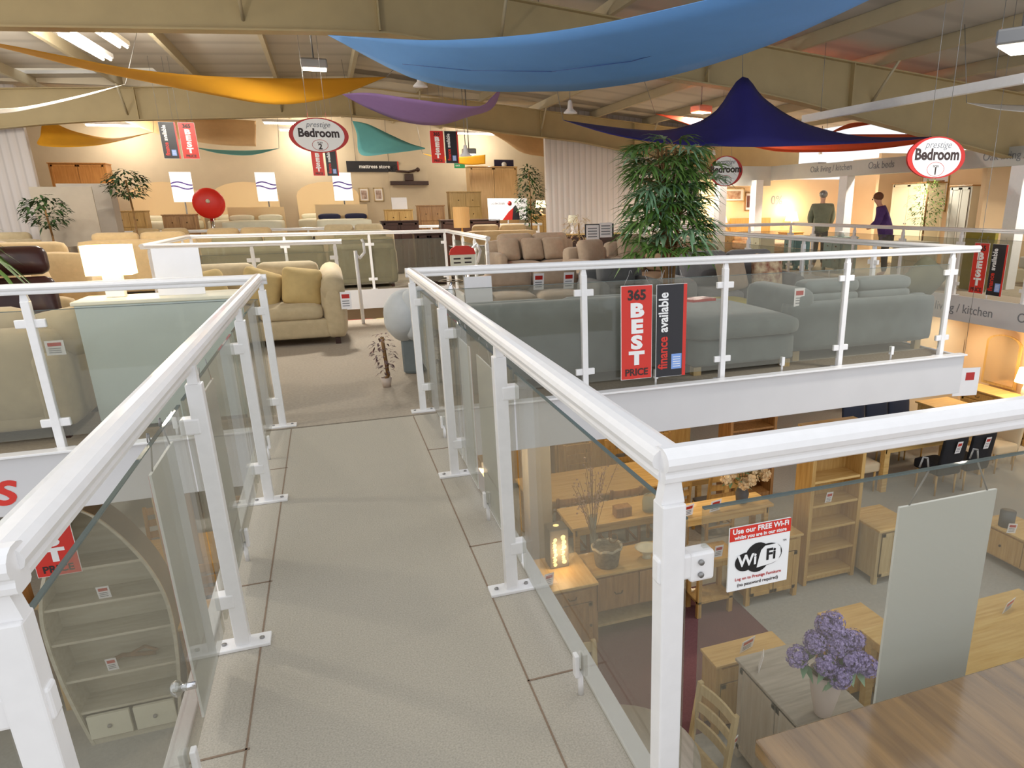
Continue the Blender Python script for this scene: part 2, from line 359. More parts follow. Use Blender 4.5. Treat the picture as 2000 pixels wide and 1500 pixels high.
balustrade('white balustrade in front of the grey sofas on platform edge', (.566, 5.6, 0), (6.14, 5.6, 0), [1.38, 2.72, 4.045, 5.34], ends=(0,), clips='all', rail_ext=(.04, .1))
bb = balustrade('near white balustrade at the right of the picture with glass and free-wifi sticker', (.566, 1.14, 0), (4.2, 1.14, 0), [0.0, 1.6, 3.2], glass_top=.985, rail_ext=(.022, 0))
balustrade('white balustrade in front of white cabinet at left of walkway', (-6.0, 5.585, 0), (-.47, 5.585, 0), [0, 1.38, 2.76, 4.14], ends=(5.53,), clips='all', rail_ext=(0, .04))
balustrade('near white balustrade running off the left picture edge', (-3.2, 1.12, 0), (-.47, 1.12, 0), [0, 1.4, 2.71], rail_ext=(0, .012))
balustrade('white side balustrade on the right edge of sofa platform', (6.14, 5.6, 0), (6.14, 14.1, 0), [1.4, 2.8, 4.2, 5.6, 7.0, 8.4], clips=())
balustrade('white balustrade behind the beige sofa at stair opening', (-2.3, 11.3, 0), (.2, 11.3, 0), [.05, 1.3, 2.4], group='stair opening balustrades')
balustrade('white balustrade on the left side of the stair opening', (-2.33, 11.3, 0), (-2.33, 15.0, 0), [.6, 1.8, 3.0], group='stair opening balustrades')
balustrade('white balustrade on the far side of the stair opening', (-2.3, 15.0, 0), (2.3, 15.0, 0), [.0, 1.55, 3.08, 4.55], group='stair opening balustrades')
balustrade('white balustrade on the right side of stair opening beside calendar stand', (2.3, 11.0, 0), (2.3, 15.0, 0), [.1, 1.1, 2.2, 3.2], group='stair opening balustrades')
balustrade('cream balustrade at the front of the far bedroom area', (-4.9, 19.5, .7), (5.6, 19.5, .7), [.0, 1.5, 3.0, 4.5, 6.0, 7.5, 9.0, 10.4], H=1.08)
balustrade('white balustrade on right-hand mezzanine edge above oak kitchen lettering', (10.1, 5.0, 0), (10.1, 14.2, 0), [.4, 1.75, 3.1, 4.45, 5.8, 7.15, 8.5], clips='all')
balustrade('white balustrade linking sofa platform and right-hand mezzanine', (6.2, 14.2, 0), (10.1, 14.2, 0), [.1, 1.4, 2.7, 3.8])
# near-right glass bracket with two bolts, a part of the near balustrade
mm = MB().box(.04, .095, -.02, .02, .835, .9, .006); bq = mm.build('glass_bracket', WHITE, bb)
for z_ in (.88, .852): MB().cyl((.062, -.021, z_), (.062, -.026, z_), .006).build('bolt', METALG, bq)
# ================= builders =================
def sofa(label, loc, rz=0, w=2., d=.95, h=.85, sh=.45, m=BEIGE, n=2, arm=.22, armh=.62, pil=(), group=None, roll=False, name='sofa', chaise=None, pm=None, legm=DARKW):
    t = thing(name, label, 'sofa' if name != 'armchair' else 'armchair', loc, rz, group); hw = w/2; dy = d/2
    MB().cushion((0, 0, .2), (w-.06, d-.06, .24), .05).build('base', m, t)
    MB().cushion((0, dy-.13, (.14+h-.06)/2), (w-.04, .24, h-.2), .09).build('backrest', m, t)
    for s_ in (-1, 1):
        mb = MB()
        if roll:
            mb.cushion((s_*(hw-arm/2), 0, armh/2+.06), (arm, d, armh-.02), .08, puff=.03, axis=0)
            mb.cyl((s_*(hw-arm*.45), -dy, armh-.04), (s_*(hw-arm*.45), dy-.05, armh+.10), arm*.55, n=16)
        else: mb.cushion((s_*(hw-arm/2), 0, armh/2+.06), (arm, d, armh-.06), .08, puff=.02, axis=2)
        mb.build('armrest', m, t)
    iw = (w-2*arm)/n
    for k in range(n):
        x = -hw+arm+iw*(k+.5)
        MB().cushion((x, -.08, sh-.08), (iw-.01, d-.2, .18), .07, puff=.03).build('seat_cushion', m, t)
        MB().cushion((x, dy-.32, sh+(h-sh)/2+.05), (iw-.01, .2, h-sh+.04), .09, puff=.05, axis=1, rot=(-.2, 0, 0)).build('back_cushion', m, t)
    for sx in (-1, 1):
        for sy in (-1, 1): MB().box(sx*(hw-.12)-.03, sx*(hw-.12)+.03, sy*(dy-.1)-.03, sy*(dy-.1)+.03, 0, .1).build('leg', legm, t)
    return t
def pillow(label, loc, rot=(0, 0, 0), s=.45, m=GOLDC, group=None):
    mb = MB(); mb.cushion((0, 0, s/2), (s, .14, s), .06, puff=.06, axis=1)
    o = solo(mb, 'scatter_cushion', m, label, 'cushion', loc, 0, group); o.rotation_euler = rot; return o
def table(label, loc, rz=0, w=1.6, d=.9, h=.77, m=OAK, mt=None, th=.035, leg=.075, name='dining_table', group=None, shelf=None, inset=.04):
    t = thing(name, label, 'table', loc, rz, group)
    MB().box(-w/2, w/2, -d/2, d/2, h-th, h, .006).build('tabletop', mt or m, t)
    MB().box(-w/2+inset+.02, w/2-inset-.02, -d/2+inset+.01, -d/2+inset+.03, h-th-.09, h-th).box(-w/2+inset+.02, w/2-inset-.02, d/2-inset-.03, d/2-inset-.01, h-th-.09, h-th).box(-w/2+inset+.01, -w/2+inset+.03, -d/2+inset, d/2-inset, h-th-.09, h-th).box(w/2-inset-.03, w/2-inset-.01, -d/2+inset, d/2-inset, h-th-.09, h-th).build('apron', m, t)
    for sx in (-1, 1):
        for sy in (-1, 1):
            x = sx*(w/2-inset-leg/2); y = sy*(d/2-inset-leg/2)
            MB().box(x-leg/2, x+leg/2, y-leg/2, y+leg/2, 0, h-th, .004).build('leg', m, t)
    if shelf: MB().box(-w/2+inset, w/2-inset, -d/2+inset, d/2-inset, shelf, shelf+.025).build('shelf', m, t)
    return t
def chair(label, loc, rz=0, m=OAK, sm=None, h=.98, group='oak dining chairs', slats='ladder', w=.44):
    """front faces -y"""
    t = thing('dining_chair', label, 'chair', loc, rz, group); hw = w/2
    MB().cushion((0, 0, .455), (w, w-.02, .05), .02).build('seat', sm or m, t)
    for s_ in (-1, 1):
        MB().box(s_*(hw-.022)-.02, s_*(hw-.022)+.02, -hw+.01, -hw+.05, 0, .44, .004).build('leg', m, t)
        MB().prism([(hw-.05, 0), (hw-.01, 0), (hw-.01, .46), (hw+.06, h), (hw+.025, h), (hw-.05, .46)], s_*(hw-.02)-.018, s_*(hw-.02)+.018, 'yz').build('leg', m, t)
    def back_y(z): return hw-.03+(z-.46)/(h-.46)*.07
    def slat(z0, z1):
        mb = MB(); N = 6; zc = (z0+z1)/2; y = back_y(zc)
        for k in range(N):
            xa = -hw+.03+(w-.06)*k/N; xb = -hw+.03+(w-.06)*(k+1)/N
            f = lambda x: y+.03*(1-(x/hw)**2)
            A = [(xa, f(xa)-.009), (xb, f(xb)-.009), (xb, f(xb)+.009), (xa, f(xa)+.009)]
            mb.prism(A, z0, z1, 'xy')
        mb.build('back_slat', m, t)
    if slats == 'ladder':
        slat(h-.10, h-.015); slat(h-.24, h-.16); slat(h-.38, h-.30)
    else:
        slat(h-.08, h-.01); mb = MB()
        for k in range(6):
            x = -hw+.06+(w-.12)*k/5; mb.cyl((x, back_y(.47)+.01, .47), (x, back_y(h)+.02, h-.05), .010, n=6)
        mb.build('spindles', m, t)
    MB().box(-hw+.03, hw-.03, -hw+.02, -hw+.04, .2, .225).box(-hw+.03, hw-.03, hw-.035, hw-.015, .16, .185).box(-hw+.01, -hw+.03, -hw+.04, hw-.04, .16, .185).box(hw-.03, hw-.01, -hw+.04, hw-.04, .16, .185).build('stretcher', m, t)
    return t
def parsons(label, loc, rz=0, m=BLACKF, h=1.0, group='fabric dining chairs', lm=OAK):
    t = thing('upholstered_chair', label, 'chair', loc, rz, group)
    MB().cushion((0, -.02, .41), (.46, .50, .16), .04, puff=.02).build('seat', m, t)
    MB().cushion((0, .25, .64+.02), (.46, .08, h-.34), .035, puff=.01, axis=1, rot=(-.12, 0, 0)).build('backrest', m, t)
    for sx in (-1, 1):
        for sy in (-1, 1): MB().cyl((sx*.19, sy*.2, 0), (sx*.19, sy*.19, .35), .017, .025, n=4).build('leg', lm, t)
    return t
def tag_card(label, loc, rz=0, w=.1, h=.15, tilt=.2, name='price_card', group='price cards', m=PAPER):
    t = solo(MB().box(-w/2, w/2, -.002, .002, 0, h), name, m, label, 'price card', loc, rz, group); t.rotation_euler = (tilt, 0, rz)
    mm = MB().box(-w*.36, w*.36, -.004, -.002, h*.62, h*.86); p = mm.build('print', REDD, t)
    mm = MB()
    for k in range(3): mm.box(-w*.36, w*.3, -.004, -.002, h*(.16+.14*k), h*(.21+.14*k))
    mm.build('print', GREYI, t)
    return t
def cabinet(label, loc, rz=0, w=.9, d=.4, h=.85, m=OAK, mt=None, doors=2, drawers=2, name='sideboard', group=None, hm=BRONZE, leg=.1, cat='cabinet', open_low=False, plinth=False, pull='cup'):
    """front faces -y"""
    t = thing(name, label, cat, loc, rz, group); tt = .028; y0 = -d/2
    if open_low: mb = MB().box(-w/2+.02, w/2-.02, -d/2+.02, d/2-.02, h*.45, h-tt, .003)
    else: mb = MB().box(-w/2+.02, w/2-.02, -d/2+.02, d/2-.01, leg, h-tt, .003)
    mb.build('body', m, t)
    MB().box(-w/2, w/2, -d/2-.01, d/2, h-tt, h, .006).build('top', mt or m, t)
    for sx in (-1, 1):
        for sy in (-1, 1):
            x = sx*(w/2-.045); y = sy*(d/2-.045)
            MB().box(x-.028, x+.028, y-.028, y+.028, 0, (h-tt) if open_low else (h-tt), .003).build('leg', m, t)
    top = h-tt-.02; bot = h*.47 if open_low else leg+.02
    dh = .15 if doors else (top-bot)/max(1, drawers//2 if drawers > 3 else 1)
    if drawers and (doors or open_low):
        dw = (w-.12)/drawers
        for k in range(drawers):
            x = -w/2+.06+dw*(k+.5); dr = MB().box(x-dw/2+.006, x+dw/2-.006, y0-.002, y0+.02, top-dh+.006, top-.006, .003).build('drawer', m, t)
            hh = MB(); hh.tube([(x-.045, y0-.004, top-dh/2+.01), (x-.03, y0-.02, top-dh/2-.01), (x+.03, y0-.02, top-dh/2-.01), (x+.045, y0-.004, top-dh/2+.01)], .005, 6); hh.build('handle', hm, dr)
        top -= dh
    elif drawers:
        rows = max(1, drawers//2); cols = 2 if drawers > 1 else 1; dh = (top-bot)/rows; dw = (w-.12)/cols
        for r in range(rows):
            for k in range(cols):
                x = -w/2+.06+dw*(k+.5); z = bot+dh*(r+.5); dr = MB().box(x-dw/2+.006, x+dw/2-.006, y0-.002, y0+.02, z-dh/2+.006, z+dh/2-.006, .003).build('drawer', m, t)
                MB().sphere((x, y0-.015, z), .015, 10, 6).build('knob', hm, dr)
    if doors:
        dw = (w-.12)/doors
        for k in range(doors):
            x = -w/2+.06+dw*(k+.5); a, b = x-dw/2+.005, x+dw/2-.005
            mb = MB().box(a, b, y0+.006, y0+.02, bot, top-.006)
            fr = .045
            mb.box(a, a+fr, y0-.002, y0+.02, bot, top-.006, .002).box(b-fr, b, y0-.002, y0+.02, bot, top-.006, .002).box(a, b, y0-.002, y0+.02, bot, bot+fr, .002).box(a, b, y0-.002, y0+.02, top-fr-.006, top-.006, .002)
            dr = mb.build('door', m, t); s_ = 1 if k % 2 == 0 else -1
            if doors == 1: s_ = 1
            MB().sphere((x+s_*(dw/2-.03), y0-.015, (bot+top)/2+.03), .014, 10, 6).build('knob', hm, dr)
    return t
def bookcase(label, loc, rz=0, w=.75, d=.3, h=1.9, n=6, m=OAK, mb_=None, name='bookcase', group=None):
    t = thing(name, label, 'bookcase', loc, rz, group)
    for s_ in (-1, 1): MB().box(s_*(w/2-.025)-.025, s_*(w/2-.025)+.025, -d/2, d/2, 0, h-.03, .003).build('side_panel', m, t)
    MB().box(-w/2-.02, w/2+.02, -d/2-.02, d/2+.01, h-.03, h, .005).build('top', OAKX if m is OAK else m, t)
    MB().box(-w/2+.04, w/2-.04, d/2-.02, d/2-.005, .08, h-.03).build('back_panel', m, t)
    for k in range(n):
        z = .09+(h-.14)*k/n; MB().box(-w/2+.05, w/2-.05, -d/2+.01, d/2-.02, z, z+.03, .003).build('shelf', OAKX if m is OAK else m, t)
    MB().box(-w/2+.05, w/2-.05, -d/2+.01, -d/2+.03, .05, .09).build('plinth', m, t)
    return t
def lamp(label, loc, bh=.35, r1=.14, r2=.17, sh=.24, bm=WPL, power=12, sq=False, name='table_lamp', shm=SHADE, w=.3, group=None, base='lathe', col=(1, .78, .5)):
    t = thing(name, label, 'lamp', loc, 0, group)
    if base == 'lathe': MB().lathe([(.07, 0), (.075, .02), (.03, .05), (.05, bh*.35), (.045, bh*.6), (.018, bh*.85), (.012, bh)]).build('base', bm, t)
    else: MB().box(-base/2, base/2, -.04, .04, 0, bh, .006).build('base', bm, t)
    MB().cyl((0, 0, bh-.01), (0, 0, bh+sh*.5), .008, n=6).build('stem', CHROME, t)
    if sq:
        mb = MB(); a, b = w/2, .09
        for p in (((-a, -b), (a, -b)), ((a, -b), (a, b)), ((a, b), (-a, b)), ((-a, b), (-a, -b))):
            (xa, ya), (xb, yb) = p; mb.quad((xa, ya, bh), (xb, yb, bh), (xb, yb, bh+sh), (xa, ya, bh+sh))
    else:
        mb = MB(); N = 24
        for k in range(N):
            a0, a1 = 2*PI*k/N, 2*PI*(k+1)/N
            mb.quad((r2*math.cos(a0), r2*math.sin(a0), bh), (r2*math.cos(a1), r2*math.sin(a1), bh), (r1*math.cos(a1), r1*math.sin(a1), bh+sh), (r1*math.cos(a0), r1*math.sin(a0), bh+sh), smooth=True)
    mb.build('lamp_shade', shm, t)
    if power:
        ld = bpy.data.lights.new('lamp_bulb', 'POINT'); ld.energy = power; ld.color = col; ld.shadow_soft_size = .05
        lo = bpy.data.objects.new('bulb', ld); COL.objects.link(lo); lo.parent = t; lo.location = (0, 0, bh+sh+.06)
    return t
def leafy(mb, base, dirv, L, wd, droop=.3, n=3):
    """a lance leaf with a fold and droop"""
    d = Vector(dirv).normalized(); side = d.cross(Vector((0, 0, 1)))
    if side.length < .05: side = Vector((1, 0, 0))
    side.normalize(); p = Vector(base); rows = []
    for k in range(n+1):
        t = k/n; w = wd*math.sin(PI*min(1, .12+t*.88))*(.9 if k < n else 0)
        q = p+d*L*t+Vector((0, 0, -droop*L*t*t))
        up = Vector((0, 0, w*.25))
        rows.append([tuple(q-side*w+up), tuple(q), tuple(q+side*w+up)])
    mb.grid(rows)
def plant(label, loc, h, r, stems=5, fans=9, leafl=.28, lw=.016, pot=None, leafm=LEAF, leafm2=None, name='potted_palm', seed=1, z_lo=.45, per=9, group=None, stemspread=.12, droop=.5, potm=STONE):
    rnd = random.Random(seed); t = thing(name, label, 'plant', loc, 0, group)
    if pot: MB().lathe([(pot*.7, 0), (pot*.75, .03), (pot, pot*1.7), (pot*1.05, pot*1.75), (pot*.95, pot*1.75), (pot*.9, pot*1.6), (.001, pot*1.6)]).build('pot', potm, t)
    st = MB(); A = MB(); B = MB()
    for s_ in range(stems):
        a = rnd.uniform(0, 2*PI); q = rnd.uniform(.2, 1)*stemspread; hh = h*rnd.uniform(.72, .98)
        p0 = Vector((q*.4*math.cos(a), q*.4*math.sin(a), (pot or 0)*1.5)); p1 = Vector((q*math.cos(a), q*math.sin(a), hh*.55)); p2 = Vector((2*q*math.cos(a), 2*q*math.sin(a), hh*.9))
        st.tube([p0, p1, p2], .013, 6)
        for f in range(fans):
            tt = z_lo+(1-z_lo)*(f+rnd.random())/fans
            c = p0.lerp(p1, tt*2) if tt < .5 else p1.lerp(p2, tt*2-1)
            b = rnd.uniform(0, 2*PI); el = rnd.uniform(-.1, .9)
            rad = r*rnd.uniform(.35, .75)*(1.05-.35*abs(tt-.45))
            e = c+Vector((math.cos(b)*rad*.6, math.sin(b)*rad*.6, el*rad*.5)); st.cyl(c, e, .004, n=4)
            tgt = A if rnd.random() < .65 else B
            for k in range(per):
                bb_ = b+(k/(per-1)-.5)*2.6+rnd.uniform(-.12, .12)
                dv = Vector((math.cos(bb_), math.sin(bb_), el*.6+rnd.uniform(-.25, .25)))
                leafy(tgt, e, dv, leafl*rnd.uniform(.7, 1.15), lw*rnd.uniform(.8, 1.2), droop*rnd.uniform(.5, 1.4))
    st.build('stem', CANE, t); A.build('foliage', leafm, t); B.build('foliage', leafm2 or leafm, t)
    return t
def bush(label, loc, h, r, n=260, leafl=.09, lw=.022, leafm=LEAF2, name='potted_shrub', seed=3, pot=.16, z0=.5, potm=STONE, group=None, trunk=True, pearl=None):
    rnd = random.Random(seed); t = thing(name, label, 'plant', loc, 0, group)
    MB().lathe([(pot*.7, 0), (pot, pot*1.8), (pot*.9, pot*1.8), (pot*.9, pot*1.6), (.001, pot*1.6)]).build('pot', potm, t)
    MB().tube([(0, 0, pot*1.5), (.02, .01, z0*.9), (0, 0, h-r*.6)], .018, 6).build('stem', CANE, t)
    mb = MB(); cz = (z0+h)/2; rz = (h-z0)/2
    for k in range(n):
        u = rnd.uniform(-1, 1); a = rnd.uniform(0, 2*PI); q = rnd.uniform(.45, 1)**.5; s_ = math.sqrt(1-u*u)
        p = (r*q*s_*math.cos(a), r*q*s_*math.sin(a), cz+rz*q*u)
        leafy(mb, p, (math.cos(a+rnd.uniform(-1, 1)), math.sin(a+rnd.uniform(-1, 1)), rnd.uniform(-.4, .8)), leafl*rnd.uniform(.6, 1.3), lw, .4, 2)
    mb.build('foliage', leafm, t)
    return t
# ---- hanging shop signs ----
def best_sign(label, loc, rz=0, w=.29, h=.81, hook=.1, group='365 best price signs', cord=0, simple=False, hang=True):
    if cord: cord = rz_(loc[0])+.2-loc[2]-h if loc[2] > 0 else -.345-loc[2]-h
    t = thing('best_price_sign', label, 'sign', loc, rz, group)     # origin: bottom centre, face towards -y
    MB().box(-w/2, w/2, -.004, .004, 0, h, .001).build('board', SWHT, t)
    b = MB().box(-w/2+.004, w/2-.004, -.0055, -.004, .004, h-.004).build('red_face', RED, t)
    k = h/.81
    text('365', .115*k, INK, b, (0, -.0065, h-.085*k), bold=.004)
    for i, ch in enumerate('BEST'): text(ch, .155*k, SWHT, b, (0, -.0065, h-(.215+.138*i)*k), bold=.009*k, sx=1.4)
    text('PRICE', .085*k, INK, b, (0, -.0065, .06*k), bold=.002)
    if hang:
        mb = MB()
        for s_ in (-1, 1):
            if cord: mb.cyl((s_*w*.4, 0, h), (s_*w*.4, 0, h+cord), .003, n=5)
            else:
                x = s_*w*.42; x2 = x*.6; mb.tube([(x, 0, h-.01), (x2, 0, h+hook*.7), (x2+.008, 0, h+hook), (x2+.022, 0, h+hook+.004), (x2+.03, 0, h+hook-.02)], .0022, 6)
        mb.build('hook', METALG, t)
    return t
def fin_sign(label, loc, rz=0, w=.29, h=.81, group='finance available signs', cord=0, hang=True, hook=.1):
    if cord: cord = rz_(loc[0])+.2-loc[2]-h
    t = thing('finance_sign', label, 'sign', loc, rz, group); k = h/.81
    MB().box(-w/2, w/2, -.004, .004, 0, h, .001).build('board', SWHT, t)
    b = MB().box(-w/2+.003, w/2-.033*k, -.0055, -.004, .003, h-.003).build('black_face', SBLK, t)
    MB().box(w/2-.033*k, w/2, -.0055, -.004, 0, h-.003).build('red_edge', RED, t)
    text('available', .125*k, SWHT, b, (-.075*k, -.0065, h-.24*k), (PI/2, -PI/2, 0), bold=.003, sx=.82)
    text('finance', .125*k, RED, b, (-.075*k, -.0065, .215*k), (PI/2, -PI/2, 0), bold=.003, sx=.82)
    c = MB().box(.005*k, .105*k, -.0065, -.0055, .065*k, .2*k).build('leaflet', SBLU, t)
    mb = MB()
    for j in range(5): mb.box(.02*k, .09*k, -.0072, -.0065, (.085+.021*j)*k, (.091+.021*j)*k)
    mb.build('print', SWHT, c)
    if hang:
        mb = MB()
        for s_ in (-1, 1):
            if cord: mb.cyl((s_*w*.4, 0, h), (s_*w*.4, 0, h+cord), .003, n=5)
            else: mb.tube([(s_*w*.42, 0, h-.01), (s_*w*.25, 0, h+hook)], .0022, 6)
        mb.build('hook', METALG, t)
    return t
def oval_sign(label, loc, rz, num, w=.75, h=.44, cordz=.5, tilt=0.):
    cordz = rz_(loc[0])+.2-loc[2]-h/2
    t = thing('hanging_oval_sign', label, 'sign', loc, rz, 'hanging oval area signs'); N = 48
    el = lambda a, b, N=N: [(a*math.cos(2*PI*k/N), b*math.sin(2*PI*k/N)) for k in range(N)]
    MB().prism(el(w/2, h/2), -.012, .012).build('red_rim', REDD, t)
    f = MB().prism(el(w/2-.055, h/2-.012), -.016, .016).build('white_face', SWHT, t)
    for s_, rot in ((-1, (PI/2, 0, 0)), (1, (PI/2, 0, PI))):
        y = s_*.0175
        text('prestige', .095, GREYI, f, (0, y, h*.3), rot, shear=.3)
        text('Bedroom', .15, INK, f, (0, y, .025), rot, bold=.005, sx=.92)
        text('area', .04, INK, f, (0, y, -h*.20), rot)
        text(num, .1, INK, f, (0, y, -h*.33), rot, bold=.003)
    r = MB(); pts = [(.1*math.cos(2*PI*k/28), -.0165, -h*.28+.068*math.sin(2*PI*k/28)) for k in range(29)]
    r.tube(pts, .003, 5); r.build('small_ring', REDD, f)
    MB().cyl((-w*.15, 0, h/2-.01), (-w*.15, 0, h/2+cordz), .003, n=5).cyl((w*.15, 0, h/2-.01), (w*.15, 0, h/2+cordz), .003, n=5).build('cord', METALG, t)
    return t
def frame_pic(label, loc, rz, w, h, fm=DARKOAK, art=((200, 170, 150), (120, 60, 50)), group=None, mount=.12):
    t = thing('framed_picture', label, 'picture', loc, rz, group)
    f = .03
    MB().box(-w/2, w/2, -.012, .012, -h/2, -h/2+f, .004).box(-w/2, w/2, -.012, .012, h/2-f, h/2, .004).box(-w/2, -w/2+f, -.012, .012, -h/2, h/2, .004).box(w/2-f, w/2, -.012, .012, -h/2, h/2, .004).build('frame', fm, t)
    MB().box(-w/2+f, w/2-f, -.002, .01, -h/2+f, h/2-f).build('mount', PAPER, t)
    am = mat('art_%d_%d' % (art[0][0], art[1][0]), art[0], .7, rgb2=art[1], scale=9)
    MB().box(-w/2+f+w*mount, w/2-f-w*mount, -.004, -.002, -h/2+f+h*mount, h/2-f-h*mount).build('print', am, t)
    return t
def batten(label, loc, L=1.5, rz=PI/2, power=60, group='ceiling battens', col=(1, .95, .85)):
    t = thing('batten_light', label, 'ceiling light', loc, rz, group)
    MB().box(-L/2, L/2, -.09, .09, .03, .10, .01).build('housing', WHITE, t)
    for s_ in (-1, 1): MB().cyl((-L/2+.04, s_*.05, .01), (L/2-.04, s_*.05, .01), .019, n=10).build('tube', BULB, t)
    if power:
        ld = bpy.data.lights.new('batten_glow', 'POINT'); ld.shadow_soft_size = .12; ld.energy = power; ld.color = col
        lo = bpy.data.objects.new('glow', ld); COL.objects.link(lo); lo.parent = t; lo.location = (0, 0, -.16)
    return t
def floodlight(label, loc, rz=0, power=50, drop=.3, tilt=0, group='ceiling flood lights', w=.34, col=(1, .95, .86)):
    t = thing('flood_light', label, 'ceiling light', loc, rz, group)
    MB().box(-w/2, w/2, -.13, .13, 0, .12, .02).build('housing', METALG, t)
    MB().box(-w/2+.02, w/2-.02, -.11, .11, -.008, 0).build('lit_panel', BULB, t)
    drop = rz_(loc[0])+.19-loc[2]-.12; MB().cyl((0, 0, .12), (0, 0, .12+drop), .012, n=6).build('rod', METALG, t)
    ld = bpy.data.lights.new('flood_glow', 'AREA'); ld.shape = 'RECTANGLE'; ld.size = w; ld.size_y = .2; ld.energy = power; ld.color = col
    lo = bpy.data.objects.new('glow', ld); COL.objects.link(lo); lo.parent = t; lo.location = (0, 0, -.03)
    return t
def fill_downlight(label, loc, power=20, col=(1, .82, .6)):  # unseen lamps added to brighten the floor under platform and mezzanine
    t = thing('fill_downlight', label, 'ceiling light', loc, 0, 'added downlights in the lower ceiling')
    MB().lathe([(.07, .02), (.085, .02), (.085, 0), (.06, 0), (.06, .015)]).build('trim_ring', WHITE, t)
    MB().cyl((0, 0, .005), (0, 0, .015), .058, n=16).build('lamp', BULB, t)
    ld = bpy.data.lights.new('down_glow', 'SPOT'); ld.energy = power; ld.color = col; ld.spot_size = 2.4; ld.spot_blend = .7; ld.shadow_soft_size = .08
    lo = bpy.data.objects.new('glow', ld); COL.objects.link(lo); lo.parent = t; lo.location = (0, 0, -.02)
    return t
def sail(label, near, far, m, group='fabric ceiling sails', n=14, tie=None, sag=0.):
    """cloth spanned between two edge curves (lists of points)"""
    def samp(P, t):
        f = t*(len(P)-1); i = min(int(f), len(P)-2); u = f-i
        p0 = Vector(P[max(0, i-1)]); p1 = Vector(P[i]); p2 = Vector(P[i+1]); p3 = Vector(P[min(len(P)-1, i+2)])
        return .5*((2*p1)+(p2-p0)*u+(2*p0-5*p1+4*p2-p3)*u*u+(3*p1-p0-3*p2+p3)*u**3)
    mb = MB(); rows = []
    for j in range(7):
        v = j/6; row = []
        for i in range(n*2+1):
            a = samp(near, i/(2*n)); b = samp(far, i/(2*n)); q = a.lerp(b, v); q.z -= sag*4*v*(1-v)*(a-b).length*.1; row.append(tuple(q))
        rows.append(row)
    mb.grid(rows); t = solo(mb, 'fabric_sail', m, label, 'fabric sail', (0, 0, 0), 0, group)
    md = t.modifiers.new('thick', 'SOLIDIFY'); md.thickness = .004
    if tie:
        mm = MB()
        for a, b in tie: mm.cyl(a, b if b[2] < 3.55 and b[0] > 9 else (b[0], b[1], rz_(b[0])+.195), .005, n=5)
        mm.build('tie_rope', METALG, t)
    return t
